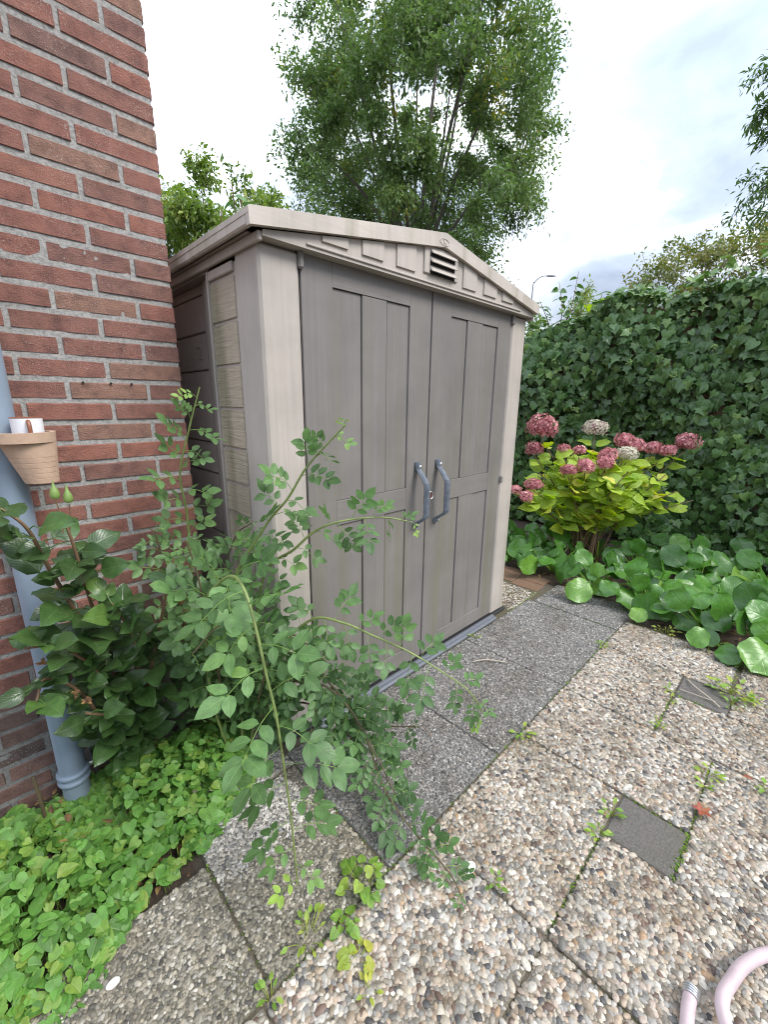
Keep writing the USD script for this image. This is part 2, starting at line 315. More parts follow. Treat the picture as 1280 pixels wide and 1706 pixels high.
def stone(name, c, rough=.55):
    c = np.array(c)
    mat(name, {'o': ('object_info', {}), 'or': ('rgb_ramp', {'ramp': [(0, (.62, .62, .62)), (.5, (1, 1, 1)), (1, (1.3, 1.28, 1.25))]}), 'g': ('geometry', {}),
               'n': ('noise_texture', {'scale': 140., 'detail': 4.}), 'nr': ('rgb_ramp', {'ramp': [(.3, tuple(c * .75)), (.7, tuple(c * 1.2))]}),
               'm': ('mix_color', {'blend_type': 'multiply', 'fac': 1., 'use_clamp': False}), 'p': ('principled_bsdf', {'roughness': rough}),
               'n2': ('noise_texture', {'scale': 3.4, 'detail': 6., 'roughness': .65}), 'dr': ('rgb_ramp', {'ramp': [(.34, (.66, .61, .53)), (.52, (.95, .93, .90)), (.7, (1.06, 1.05, 1.04))]}), 'm2': ('mix_color', {'blend_type': 'multiply', 'fac': 1., 'use_clamp': False})},
        [('g.position', 'n2.vector'), ('n2.fac', 'dr.fac'), ('m.result', 'm2.a'), ('dr.color', 'm2.b'), ('o.random', 'or.fac'), ('g.position', 'n.vector'), ('n.fac', 'nr.fac'), ('nr.color', 'm.a'), ('or.color', 'm.b'), ('m2.result', 'p.base_color')])
def cement(name, c, green=.3):
    c = np.array(c)
    mat(name, {'g': ('geometry', {}), 'n': ('noise_texture', {'scale': 180., 'detail': 6., 'roughness': .7}), 'r': ('rgb_ramp', {'ramp': [(.3, tuple(c * .55)), (.5, tuple(c)), (.72, tuple(c * 1.6))]}),
               'n2': ('noise_texture', {'scale': 4.5, 'detail': 5.}), 'gr': ('rgb_ramp', {'ramp': [(.45, (0, 0, 0)), (.7, (green, green, green))]}), 'mx': ('mix_color', {'blend_type': 'mix', 'b': (.085, .08, .035)}),
               'b': ('bump', {'strength': .9, 'distance': .003}), 'p': ('principled_bsdf', {'roughness': .9, 'specular_ior_level': .25})},
        [('g.position', 'n.vector'), ('n.fac', 'r.fac'), ('g.position', 'n2.vector'), ('n2.fac', 'gr.fac'), ('gr.color', 'mx.fac'), ('r.color', 'mx.a'), ('mx.result', 'p.base_color'), ('n.fac', 'b.height'), ('b.normal', 'p.normal')])
cement('slab_light', (.165, .142, .112), .35)
cement('slab_grey', (.14, .137, .134), .15)
cement('slab_stained', (.125, .115, .088), .7)
cement('paver_dark', (.115, .105, .095), .3)
cement('paver_brown', (.165, .098, .065), .4)
cement('joint_dirt', (.095, .078, .058), .6)
PAL = [((.44, .415, .37), 17), ((.37, .325, .265), 26), ((.285, .225, .165), 17), ((.275, .262, .240), 14), ((.175, .165, .150), 8), ((.065, .062, .062), 5), ((.125, .083, .062), 6), ((.335, .272, .225), 10), ((.30, .20, .12), 2), ((.215, .19, .155), 10)]
for i, (c, _) in enumerate(PAL): stone(f'pebble_{i}', c)
CHIP = [((.138, .132, .124), 30), ((.208, .200, .188), 30), ((.290, .278, .262), 14), ((.080, .077, .074), 14), ((.40, .385, .37), 4), ((.20, .175, .15), 8)]
for i, (c, _) in enumerate(CHIP): stone(f'chip_{i}', c, .65)
GRIME = [((.235, .212, .165), 28), ((.165, .150, .118), 32), ((.30, .28, .235), 16), ((.090, .084, .072), 17), ((.38, .36, .32), 5)]
for i, (c, _) in enumerate(GRIME): stone(f'grime_{i}', c, .7)
WHITEP = [((.44, .42, .39), 40), ((.31, .295, .27), 28), ((.25, .25, .24), 20), ((.12, .12, .12), 10)]
for i, (c, _) in enumerate(WHITEP): stone(f'white_pebble_{i}', c)
leafmat('rose_leaf', (.030, .062, .018), (.062, .130, .034), (.135, .225, .040), rough=.33, vein=.18, spec=.6)
leafmat('rambler_leaf', (.050, .105, .034), (.125, .235, .078), (.27, .41, .065), rough=.45, vein=.22, veins=6.)
leafmat('violet_leaf', (.060, .145, .026), (.135, .305, .055), (.235, .300, .050), rough=.5, trans=.3, vein=.25, veins=5.)
leafmat('ivy_leaf', (.030, .070, .018), (.072, .148, .038), (.160, .250, .060), rough=.30, trans=.15, vein=.35, veins=4.)
leafmat('bergenia_leaf', (.034, .095, .016), (.075, .195, .028), (.205, .350, .045), rough=.33, trans=.15, vein=.05, veins=6., bump=.40)
leafmat('hydrangea_leaf', (.19, .33, .035), (.40, .52, .055), (.60, .48, .09), rough=.5, trans=.35, vein=.3, veins=8.)
leafmat('weed_leaf', (.09, .18, .03), (.19, .33, .05), (.40, .40, .06), rough=.5, trans=.3, vein=.2)
leafmat('red_leaf', (.20, .03, .02), (.27, .05, .03), (.32, .12, .05), rough=.6, trans=.1)
leafmat('dry_leaf', (.12, .06, .03), (.20, .11, .05), (.30, .19, .07), rough=.7, trans=.1)
leafmat('tree_leaf', (.070, .125, .036), (.150, .235, .075), (.300, .280, .035), rough=.5, trans=.3, vein=0.)
leafmat('light_tree_leaf', (.070, .125, .025), (.165, .240, .050), (.310, .340, .080), rough=.5, trans=.3, vein=0.)
leafmat('russet_leaf', (.085, .130, .030), (.165, .185, .050), (.240, .210, .070), rough=.5, trans=.3, vein=0.)
leafmat('pink_floret', (.22, .065, .075), (.50, .185, .205), (.70, .46, .43), rough=.7, trans=.2, vein=0.)
leafmat('pale_floret', (.260, .150, .150), (.450, .370, .320), (.520, .500, .380), rough=.7, trans=.2, vein=0.)

# ------------------------------------------------------------------ ground and paving
GZ = -0.030                         # top of the paving
g = np.linspace(-1, 1, 61); g = np.sign(g) * np.abs(g) ** 3 * 150
gx, gy = np.meshgrid(g, g, indexing='ij'); gv = np.stack([gx, gy, np.full_like(gx, -.075)], -1).reshape(-1, 3)
ii = np.arange(60)[:, None] * 61 + np.arange(60)[None]
obj('ground', (gv, np.stack([ii, ii + 61, ii + 62, ii + 1], -1).reshape(-1, 4)), 'soil', kind='structure', label=None)
pav = thing('paving', None, None, (0, -.6, GZ), kind='structure')
n = 60; gx, gy = np.meshgrid(np.linspace(-1.95, 1.5, n), np.linspace(-2.4, .32, n), indexing='ij')
gz = -.038 + fbm2(np.stack([gx, gy, gx * 0], -1).reshape(-1, 3) * 9, 5).reshape(n, n) * .004
ii = np.arange(n - 1)[:, None] * n + np.arange(n - 1)[None]
gv = np.stack([gx, gy, gz], -1).reshape(-1, 3); gv[(gv[:, 0] < -1.25) & (gv[:, 1] > -.26), 2] = -.09; gv[(gv[:, 0] > 1.33) & (gv[:, 1] < -.7), 2] = -.09
obj('joint_bed', (gv, np.stack([ii, ii + n, ii + n + 1, ii + 1], -1).reshape(-1, 4)), 'joint_dirt', pav, smooth=True)
SL = []
for a in [(-.872, -.262), (-.254, .352), (.360, 1.132), (1.140, 1.535)]: SL.append((*a, -.636, -.050 if a[0] < 1 else -.085, 'grey'))
LIGHT = [(-.692, -.092, -1.040, -.645), (-.085, .338, -1.240, -.645), (.346, .888, -1.032, -.645), (.346, .684, -1.640, -1.040), (-.290, .338, -1.640, -1.248), (-.692, -.298, -1.640, -1.048),
         (.896, 1.290, -1.220, -.645), (.692, 1.290, -1.640, -1.248), (-1.292, -.700, -1.040, -.645), (-1.292, -.700, -1.640, -1.048), (-1.900, -1.300, -1.250, -.645), (-1.900, -1.300, -1.850, -1.258),
         (-1.292, -.700, -2.250, -1.648), (-.692, -.100, -2.250, -1.648), (-.092, .500, -2.250, -1.648), (.508, 1.290, -2.250, -1.648), (1.298, 1.900, -1.640, -1.258)]
LIGHT = [(a[0] - .0010, a[1] + .0010, a[2] - .0010, a[3] + .0010) for a in LIGHT]
SL += [(*a, 'light') for a in LIGHT]
SL += [(-.290, -.092, -1.240, -1.048, 'dark'), (.692, .888, -1.240, -1.040, 'dark')]
SL += [(-1.266, -.880, -.637, -.118, 'stained'), (-1.870, -1.274, -.637, -.250, 'stained'), (-1.266, -.880, -.110, .300, 'white')]
SL += [(1.300, 1.435, -.020, .195, 'brown'), (1.440, 1.575, -.010, .205, 'brown'), (1.330, 1.465, .200, .415, 'brown'), (1.470, 1.605, .210, .420, 'brown')]
SMAT = dict(grey='slab_grey', light='slab_light', dark='paver_dark', stained='slab_stained', white='slab_light', brown='paver_brown')
tops = []
for x0, x1, y0, y1, k in SL:
    dz = R.uniform(-.0025, .0025); tops.append(dz)
    tx, ty = R.uniform(-.003, .003, 2)
    nx, ny = 12, 8
    b = cbox(x0, x1, y0, y1, GZ - .045 + dz, GZ + dz, .004)
    obj('paver' if k in ('dark', 'brown') else 'paving_slab', b, SMAT[k], pav)

def pebble_tpl(seed, flat=.55, el=1.3, sub=2):
    m = trimesh.creation.icosphere(subdivisions=sub); v = m.vertices.copy()
    v *= (1 + .22 * fbm2(v * 1.1 + seed * 7.3, seed))[:, None]
    v *= (el, 1, flat); return v, m.faces
def hexfill(x0, x1, y0, y1, d, rng, edge=.004, jit=.28):
    nx, ny = int((x1 - x0) / d) + 2, int((y1 - y0) / (d * .866)) + 2
    X = x0 + (np.arange(nx)[:, None] + .5 * (np.arange(ny)[None] % 2)) * d; Y = np.repeat(y0 + np.arange(ny)[None] * d * .866, nx, 0)
    P = np.stack([X, Y], -1).reshape(-1, 2) + rng.normal(0, jit * d * .6, (nx * ny, 2))
    return P[(P[:, 0] > x0 + edge) & (P[:, 0] < x1 - edge) & (P[:, 1] > y0 + edge) & (P[:, 1] < y1 - edge)]
def instancer(name, parent, pos, size, mats, weights, rng, nshape=3, flat=.55, el=1.35, sub=1, protoname='pebble', tilt=.18):
    path = numbered(parent, name); pi = UsdGeom.PointInstancer.Define(stage, path); tag(pi.GetPrim(), kind='stuff')
    o = _origin[parent]; targets = []
    for j in range(nshape):
        tv, tf = pebble_tpl(j + 3, flat * (1 + .25 * (j - 1)), el * (1 + .2 * (j - 1)), sub)
        for mt in mats:
            pp = numbered(path, protoname); usdkit.mesh(stage, pp, (tv, tf), M[mt], smooth=True if sub > 1 or flat > .4 else False); targets.append(Sdf.Path(pp))
    w = np.array(weights, float); w /= w.sum(); N = len(pos)
    idx = rng.choice(len(mats), N, p=w) + len(mats) * rng.integers(0, nshape, N)
    a = rng.uniform(0, 2 * math.pi, N); t = rng.normal(0, tilt, N); ax = rng.uniform(0, 2 * math.pi, N)
    q1 = np.stack([np.cos(a / 2), 0 * a, 0 * a, np.sin(a / 2)], 1); q2 = np.stack([np.cos(t / 2), np.sin(t / 2) * np.cos(ax), np.sin(t / 2) * np.sin(ax), 0 * a], 1)
    w1, x1, y1, z1 = q2.T; w2, x2, y2, z2 = q1.T
    q = np.stack([w1 * w2 - x1 * x2 - y1 * y2 - z1 * z2, w1 * x2 + x1 * w2 + y1 * z2 - z1 * y2, w1 * y2 - x1 * z2 + y1 * w2 + z1 * x2, w1 * z2 + x1 * y2 - y1 * x2 + z1 * w2], 1)
    pi.CreatePrototypesRel().SetTargets(targets)
    pi.CreateProtoIndicesAttr(Vt.IntArray.FromNumpy(idx.astype(np.int32)))
    pi.CreatePositionsAttr(Vt.Vec3fArray.FromNumpy((pos - o).astype(np.float32)))
    pi.CreateScalesAttr(Vt.Vec3fArray.FromNumpy(np.repeat(size[:, None], 3, 1).astype(np.float32)))
    pi.CreateOrientationsAttr(Vt.QuathArray([Gf.Quath(float(b[0]), float(b[1]), float(b[2]), float(b[3])) for b in q]))
    return path
acc = dict(light=[], grey=[], stained=[], white=[])
for (x0, x1, y0, y1, k), dz in zip(SL, tops):
    if k not in acc: continue
    d = dict(light=.0110, grey=.0066, stained=.0072, white=.0092)[k]
    far = k == 'light' and (y0 < -1.7 or x0 < -1.5)
    if far: d = .0125
    P = hexfill(x0, x1, y0, y1, d, R, edge=d * (.26 if k == 'light' else .3))
    s = d * np.clip(R.lognormal(-.08, .26, len(P)), .55, 1.75) * .52
    row = np.column_stack([P, GZ + dz + s * (-.06 if k == 'light' else .0), s])
    if k == 'stained' and x0 > -1.27:
        nn = fbm2(np.column_stack([P * 9, P[:, :1] * 0]), 12); m_ = (P[:, 0] < -1.0 + .10 * nn) & (P[:, 1] > -.37 + .10 * nn + R.normal(0, .02, len(P)))
        acc['white'].append(row[m_]); row = row[~m_]
    acc[k].append(row)
gl = hexfill(.88, 1.29, -.04, .5, .011, R)                       # loose gravel beside the shed
gravel = np.column_stack([gl, -.040 + R.uniform(-.003, .004, len(gl)), .0062 * R.lognormal(0, .2, len(gl))])
A = np.vstack(acc['light'])
instancer('exposed_pebbles', pav, A[:, :3], A[:, 3], [f'pebble_{i}' for i in range(len(PAL))], [w for _, w in PAL], R, sub=2)
A = np.vstack(acc['grey'])
instancer('basalt_chips', pav, A[:, :3], A[:, 3], [f'chip_{i}' for i in range(len(CHIP))], [w for _, w in CHIP], R, sub=1, flat=.6, protoname='chip', tilt=.5)
A = np.vstack(acc['stained'])
instancer('stained_pebbles', pav, A[:, :3], A[:, 3], [f'grime_{i}' for i in range(len(GRIME))], [w for _, w in GRIME], R, sub=1, tilt=.3)
A = np.vstack(acc['white'])
instancer('white_pebbles', pav, A[:, :3], A[:, 3], [f'white_pebble_{i}' for i in range(len(WHITEP))], [w for _, w in WHITEP], R, sub=1, tilt=.3)
gb = thing('gravel', 'pale loose gravel strip between the shed corner and the brown tiles', 'gravel', (1.08, .2, -.05), kind='stuff')
instancer('gravel_stones', gb, gravel[:, :3], gravel[:, 3], [f'pebble_{i}' for i in (0, 1, 2, 3, 9)], [30, 34, 20, 8, 8], R, sub=1, tilt=.4)

# ------------------------------------------------------------------ brick wall of the house
BX, BY, Z0, PB = -.9627, .4034, 1.5944, .06703
BL = PB * 3.52
wall = thing('brick_wall', 'red brick house wall with grey mortar ending beside the shed', 'brick wall', (-1.6, BY, -.08))
def brick(x0, x1, z0, z1, seed, depth=.1, nx=11, nz=4):
    g = np.random.default_rng(seed)
    u = np.concatenate([[0, .012], np.linspace(.06, .94, nx - 3), [.988, 1]]); w = np.concatenate([[0, .07], np.linspace(.3, .7, nz - 2), [.93, 1]])
    U, W = np.meshgrid(u, w, indexing='ij')
    X = x0 + (x1 - x0) * U; Z = z0 + (z1 - z0) * W
    edge = (U == 0) | (U == 1) | (W == 0) | (W == 1)
    pts = np.stack([X, X * 0 + seed * .37, Z], -1).reshape(-1, 3)
    nz_ = fbm2(pts * 30, seed % 97).reshape(X.shape); n2 = fbm2(pts * 45 + 31, seed % 89).reshape(X.shape); n3 = fbm2(pts * 45 + 77, seed % 83).reshape(X.shape)
    Y = BY + nz_ * .0058 + np.where(edge, .009, 0) + g.normal(0, .0012)
    corner = ((U == 0) | (U == 1)) & ((W == 0) | (W == 1))
    Z = Z + n2 * .0055 * ((W == 0) | (W == 1)) + np.where(corner, np.where(W == 0, .004, -.004), 0)
    X = X + n3 * .006 * ((U == 0) | (U == 1)) + np.where(corner, np.where(U == 0, .004, -.004), 0)
    V = np.stack([X, Y, Z], -1).reshape(-1, 3); a, b = len(u), len(w)
    i = np.arange(a - 1)[:, None] * b + np.arange(b - 1)[None]
    F = np.stack([i, i + b, i + b + 1, i + 1], -1).reshape(-1, 4)
    ring = list(range(0, a * b, b)) + list(range((a - 1) * b + 1, a * b)) + list(range((a - 2) * b + b - 1, -1, -b)) + list(range(b - 2, 0, -1))
    back = V[ring].copy(); back[:, 1] = BY + depth; nb = len(V); k = len(ring); j = np.arange(k); rg = np.array(ring)
    side = np.stack([rg, nb + j, nb + (j + 1) % k, rg[(j + 1) % k]], 1)
    return np.vstack([V, back]), np.vstack([F, side])
far = Geo(); count = 0
for r in range(-28, 26):
    zt = Z0 - r * PB; zb = zt - PB
    off = .5 if r % 2 else 0.
    ks = ([(0., .5)] if r % 2 else []) + [(off + i, off + i + 1) for i in range(9)]
    for a, b in ks:
        xr, xl = BX - a * BL - (0 if a == 0 else .0055), BX - b * BL + .0055
        sd = (r + 40) * 31 + int(a * 2)
        q = np.random.default_rng(sd)
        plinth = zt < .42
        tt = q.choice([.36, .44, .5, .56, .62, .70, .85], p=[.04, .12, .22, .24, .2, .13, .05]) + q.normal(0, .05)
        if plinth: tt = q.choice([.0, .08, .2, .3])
        if a < 1 and zt > 1.2 and q.random() < .7: tt = q.choice([.40, .46, .95])
        v, f = brick(xl, xr, zb + .0062, zt - .0062, sd)
        near = xl > -2.15 and zt < 2.78
        if near and count < 298:
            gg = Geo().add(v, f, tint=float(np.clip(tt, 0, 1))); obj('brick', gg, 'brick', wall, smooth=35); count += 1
        elif xl > -2.9: far.add(v, f, tint=float(np.clip(tt, 0, 1)))
obj('brickwork', far, 'brick', wall, smooth=False, kind='stuff')
nx, nz = 150, 260
mx, mz = np.meshgrid(np.linspace(-3.0, BX - .004, nx), np.linspace(-.15, Z0 + 28 * PB, nz), indexing='ij')
my = BY + .0045 + .0035 * fbm2(np.stack([mx, mx * 0, mz], -1).reshape(-1, 3) * 38, 3).reshape(nx, nz)
ii = np.arange(nx - 1)[:, None] * nz + np.arange(nz - 1)[None]
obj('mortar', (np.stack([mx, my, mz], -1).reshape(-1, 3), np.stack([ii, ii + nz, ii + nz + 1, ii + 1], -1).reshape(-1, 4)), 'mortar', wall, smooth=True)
obj('wall_core', cbox(-3.0, BX - .004, BY + .03, BY + 3.2, -.15, Z0 + 28 * PB, .002), 'mortar', wall)
side = Geo()
for r in range(-18, 26):                                             # the return face beside the shed
    zt = Z0 - r * PB; zb = zt - PB
    for k in range(7):
        a = .1 + (.5 if r % 2 == 0 else 0) * BL * .5 + k * BL
        v, f = brick(0, BL - .011, zb + .0062, zt - .0062, (r + 90) * 13 + k, .02, 7, 4)
        v = np.column_stack([BX + .0 - (v[:, 1] - BY), BY + a + v[:, 0], v[:, 2]]); side.add(v, f, tint=float(R.choice([.3, .45, .6, .75])))
obj('brickwork', side, 'brick', wall, smooth=False, kind='stuff')
for x, z in ((-1.2735, 1.386), (-1.195, 1.386), (-1.133, 1.386)):
    c = trimesh.creation.cylinder(.0035, .006, sections=10); c.apply_transform(trimesh.transformations.rotation_matrix(math.pi / 2, (1, 0, 0))); c.apply_translation((x, BY - .001, z))
    obj('wall_plug', c, 'dark_gap', wall)

# ------------------------------------------------------------------ downpipe, flower pot, mug
PX, PY, PR = -1.503, .330, .040
pipe = thing('downpipe', 'grey plastic rain downpipe against the brick wall', 'downpipe', (PX, PY, -.1))
obj('pipe', lathe([(PR, -.11), (PR, 3.2), (PR - .004, 3.2)], 40, (PX, PY)), 'pvc_grey', pipe, smooth=40)
def collar(z):
    pr = [(PR + .0005, z - .016)]
    for a in np.linspace(-math.pi / 2, math.pi / 2, 9): pr.append((PR + .002 + .0075 * math.cos(a), z + .009 * math.sin(a)))
    pr.append((PR + .0005, z + .016)); return lathe(pr, 40, (PX, PY))
for z in (.028, .056): obj('collar', collar(z), 'pvc_grey', pipe, smooth=50)
obj('bracket', cbox(PX + .03, PX + .062, PY - .006, BY + .01, .045, .060, .003), 'steel', pipe)
PC = np.array((-1.452, .262))
import manifold3d as mf
def manif(v, f): return mf.Manifold(mf.Mesh(np.asarray(v, np.float32), np.asarray(f, np.uint32)))
def tm(m):
    q = m.to_mesh(); return trimesh.Trimesh(q.vert_properties[:, :3], q.tri_verts, process=False)
hole = mf.Manifold.cylinder(1.0, PR + .003, circular_segments=40).translate((PX, PY, 1.0))
pot = thing('flower_pot', 'terracotta ribbed flower pot clipped round the grey downpipe', 'flower pot', (PC[0], PC[1], 1.09))
def cone(z0, z1, r0, r1, c0, c1, n=40):
    a = np.arange(n) * 2 * math.pi / n
    P = np.vstack([np.column_stack([c0[0] + r0 * np.cos(a), c0[1] + r0 * np.sin(a), np.full(n, z0)]), np.column_stack([c1[0] + r1 * np.cos(a), c1[1] + r1 * np.sin(a), np.full(n, z1)])])
    return mf.Manifold.hull_points(P.astype(np.float32))
c0, c1 = PC + (.016, -.004), PC
body = mf.Manifold()
zz = np.linspace(1.098, 1.218, 9)
for i in range(8):                                                   # ribs on the lower part
    f0, f1 = i / 8, (i + 1) / 8
    g_ = .0009 if i < 5 else 0.
    body += cone(zz[i], zz[i + 1] - (.0022 if g_ else 0), .040 + .026 * f0, .040 + .026 * f1, c0 + (c1 - c0) * f0, c0 + (c1 - c0) * f1)
    if g_: body += cone(zz[i + 1] - .0024, zz[i + 1] + .0002, .040 - g_ + .026 * f1, .040 - g_ + .026 * f1, c0 + (c1 - c0) * f1, c0 + (c1 - c0) * f1)
body -= cone(1.106, 1.30, .034, .061, c0, c1)
obj('pot_body', tm(body - hole), 'terracotta', pot, smooth=40)
rim = cone(1.214, 1.242, .077, .080, PC - (.012, 0), PC - (.012, 0)) - cone(1.2, 1.26, .067, .0685, PC - (.012, 0), PC - (.012, 0))
obj('pot_rim', tm(rim - hole), 'terracotta', pot, smooth=40)
mc = PC + (.006, -.006)
mug = thing('mug', 'white mug with a brown handle standing in the terracotta pot', 'mug', (mc[0], mc[1], 1.19))
obj('cup', lathe([(0, 1.190), (.033, 1.190), (.036, 1.198), (.0365, 1.280), (.0345, 1.280), (.034, 1.208), (0, 1.203)], 36, mc), 'mug_white', mug, smooth=40)
obj('cup_rim', lathe([(.0368, 1.2795), (.0372, 1.2812), (.0355, 1.2822), (.0340, 1.2812), (.0343, 1.2795)], 36, mc), 'mug_brown', mug, smooth=60)
hd = unit(np.array(CAM[:2] + (.12, 0)) - mc); hp = [np.array([*(mc + hd * r), z]) for r, z in ((.035, 1.272), (.048, 1.270), (.054, 1.258), (.054, 1.240), (.047, 1.226), (.035, 1.222))]
obj('mug_handle', tube(spline(hp, 6), .0052, 10), 'mug_brown', mug, smooth=True)

# ------------------------------------------------------------------ garden shed
SW, PI_ = .842, .688
shed = thing('garden_shed', 'beige resin garden shed with taupe double doors and low gabled roof', 'shed', (0, .55, GZ))
obj('shed_floor', cbox(-.83, .83, .01, 1.09, GZ, -.004, .003), 'black_rubber', shed)
obj('base_edge', cbox(-.846, .868, -.012, .008, GZ, -.012, .004), 'black_rubber', shed)
obj('door_sill', cat(cbox(-.700, .700, -.050, -.012, GZ - .001, -.010, .006), cbox(-.700, .700, -.030, -.010, GZ + .006, -.003, .003)), 'sill_grey', shed)
for s in (-1, 1):
    a, b = sorted((s * .692, s * SW))
    obj('corner_post', cbox(a, b, 0, .160, -.010, 1.806, .009), 'beige_resin', shed)
    obj('corner_post', cbox(a, b, .95, 1.10, -.010, 1.806, .009), 'beige_resin', shed)
def door(s, name):
    """s=-1 left leaf, 1 right leaf. Outer boards sink 7 mm, the middle one 2 mm."""
    X = lambda x: (min(s * x[0], s * x[1]), max(s * x[0], s * x[1]))
    zt = 1.818
    d = obj('door', cbox(*X((.004, .687)), .016, .045, .002, zt, .002), 'taupe_resin', shed)
    def part(nm, x, z0, z1, y, m='taupe_resin', b=.0008): obj(nm, cbox(*X(x), y, .0162, z0, z1, b), m, d)
    part('stile', (.005, .144), .003, zt - .001, .003); part('stile', (.553, .686), .003, zt - .001, .003)
    part('top_rail', (.1442, .5528), 1.727, zt - .001, .003, 'taupe_rail'); part('middle_rail', (.1445, .5525), .846, .946, .0032, 'taupe_rail'); part('bottom_rail', (.1445, .5525), .003, .088, .003, 'taupe_rail')
    for z0, z1 in ((.9468, 1.7262), (.0888, .8452)):
        part('door_board', (.1455, .2745), z0, z1, .0102, b=.002); part('door_board', (.2795, .4105), z0, z1, .0052, b=.002); part('door_board', (.4155, .5515), z0, z1, .0102, b=.002)
    # handle: two bolted feet, cranked arms, bevelled grip
    x0 = s * .077
    prof = [(1.062, -.004), (1.030, -.012), (1.012, -.030), (.968, -.066), (.955, -.070), (.815, -.070), (.803, -.066), (.782, -.036), (.768, -.014), (.746, -.004)]
    P = [(x0, y, z) for z, y in prof]
    h = mf.Manifold()
    for (a, b) in zip(P[:-1], P[1:]):
        hull = []
        for q in (a, b):
            w = .0165 if .78 < q[2] < 1.02 else .0150
            for dx, dy in ((-w, .002), (-w * .55, -.009), (w * .55, -.009), (w, .002), (w * .7, .011), (-w * .7, .011)): hull.append((q[0] + dx, q[1] + dy, q[2]))
        hull = np.array(hull); hull[:6, 2] += .002; hull[6:, 2] -= .002
        h += mf.Manifold.hull_points(hull.astype(np.float32))
    hn = obj('handle', tm(h), 'handle_grey', d, smooth=25)
    for z, y in ((1.042, -.012), (.756, -.010)):
        c = trimesh.creation.icosphere(subdivisions=2, radius=.0085); c.apply_scale((1, .7, 1)); c.apply_translation((x0 + .006, y - .006, z)); obj('bolt', c, 'steel', d, smooth=True)
    for z0, z1, w in ((1.756, 1.822, .011), (.872, .915, .010)):
        c = cbox(s * .690 - w, s * .690 + w, -.014, .004, z0, z1, .006); obj('hinge', c, 'taupe_resin', d)
    return d
dl = door(-1, 'left'); dr = door(1, 'right')
c = trimesh.creation.cylinder(.0185, .022, sections=28); c.apply_transform(trimesh.transformations.rotation_matrix(math.pi / 2, (1, 0, 0))); c.apply_translation((.012, -.008, .893))
obj('lock_body', c, 'rust_brown', dr)
obj('lock_ring', tube([(.012 + .0185 * math.cos(a), -.018, .893 + .0185 * math.sin(a)) for a in np.linspace(0, 2 * math.pi, 29)], .003, 8, False), 'steel', dr, smooth=True)
obj('lock_bolt', cbox(.028, .052, -.002, .004, .886, .892, .001), 'dark_gap', dr)
# gable
def roofz(x, off=0.): return 2.016 - .1675 * abs(x) + off
gy0 = -.040
obj('gable', prism([(-.846, 1.8085), (.846, 1.8085), (.846, roofz(.842) - .05), (0, roofz(0) - .05), (-.842, roofz(.842) - .05)], 'y', gy0, .05), 'beige_resin', shed)
obj('lintel', cat(cbox(-.690, .690, gy0 - .006, gy0 + .012, 1.8185, 1.8262, .002)), 'beige_resin', shed)
obj('door_gap', cbox(-.690, .690, .006, .018, 1.8185, 1.8215, .0005), 'dark_gap', shed)
for a, b in ((-.629, -.519), (-.453, -.348), (-.277, -.169), (.154, .259), (.324, .437), (.494, .602)):
    t0, t1 = roofz(a) - .052, roofz(b) - .052
    obj('gable_board', prism([(a, 1.843), (b, 1.843), (b, t1), (a, t0)], 'y', gy0 - .007, gy0 + .001), 'beige_resin', shed)
vent = obj('vent', cbox(-.118, .108, gy0 - .008, gy0 + .001, 1.852, 1.957, .003), 'beige_resin', shed)
for z in (1.938, 1.905, 1.872):
    obj('louvre_slot', cbox(-.083, .083, gy0 - .0095, gy0 - .006, z - .020, z - .004, .0005), 'dark_gap', vent)
    obj('louvre', prism([(gy0 - .008, z + .010), (gy0 - .020, z - .004), (gy0 - .024, z - .010), (gy0 - .021, z - .012), (gy0 - .008, z - .001)], 'x', -.084, .084), 'beige_resin', vent)
# roof: two slopes, front fascia, eaves
RY0, RY1 = -.062, 1.16
for s in (-1, 1):
    RX = .897 if s < 0 else .862
    P = [(0, roofz(0)), (s * RX, roofz(RX)), (s * RX, roofz(RX) - .016), (0, roofz(0) - .020)]
    rp = obj('roof_panel', prism(P, 'y', RY0 + .006, RY1), 'roof_resin', shed)
    P = [(0, roofz(0) + .003), (s * (RX - .004), roofz(RX) + .003), (s * RX, roofz(RX) - .002), (s * (RX - .002), roofz(RX) - .046), (0, roofz(0) - .050)]
    obj('fascia', prism(P, 'y', RY0, RY0 + .020), 'roof_resin', rp)
    a, b = sorted((s * RX, s * (RX - .022)))
    obj('eave', cbox(a + (.0015 if s < 0 else 0), b - (.0015 if s > 0 else 0), RY0 + .0205, RY1, roofz(RX) - .044, roofz(RX) - .001, .005), 'roof_resin', rp)
    a, b = sorted((s * .858, s * .8425))
    obj('wall_plate', cbox(a, b, -.036, 1.12, 1.795, 1.822, .003), 'beige_resin', shed)
obj('ridge_cap', prism([(-.05, roofz(.05) + .0005), (0, roofz(0) + .0006), (.05, roofz(.05) + .0005), (.048, roofz(.05) + .006), (0, roofz(0) + .008), (-.048, roofz(.05) + .006)], 'y', RY0 + .022, RY1 - .01), 'roof_resin', shed)
em = Geo()
em.add(*tube([(-.012 + .030 * math.cos(a), RY0 - .0005, 1.990 + .0125 * math.sin(a) - .05 * .17) for a in np.linspace(0, 2 * math.pi, 25)], .0016, 6, False))
em.add(*tube(spline([(-.022, RY0 - .0005, 1.988), (-.016, RY0 - .0005, 1.9895), (-.017, RY0 - .0005, 1.981), (-.010, RY0 - .0005, 1.977), (-.002, RY0 - .0005, 1.980), (-.004, RY0 - .0005, 1.974), (.008, RY0 - .0005, 1.973)], 5), .0016, 6))
obj('emblem', em, 'roof_resin', shed, smooth=True)
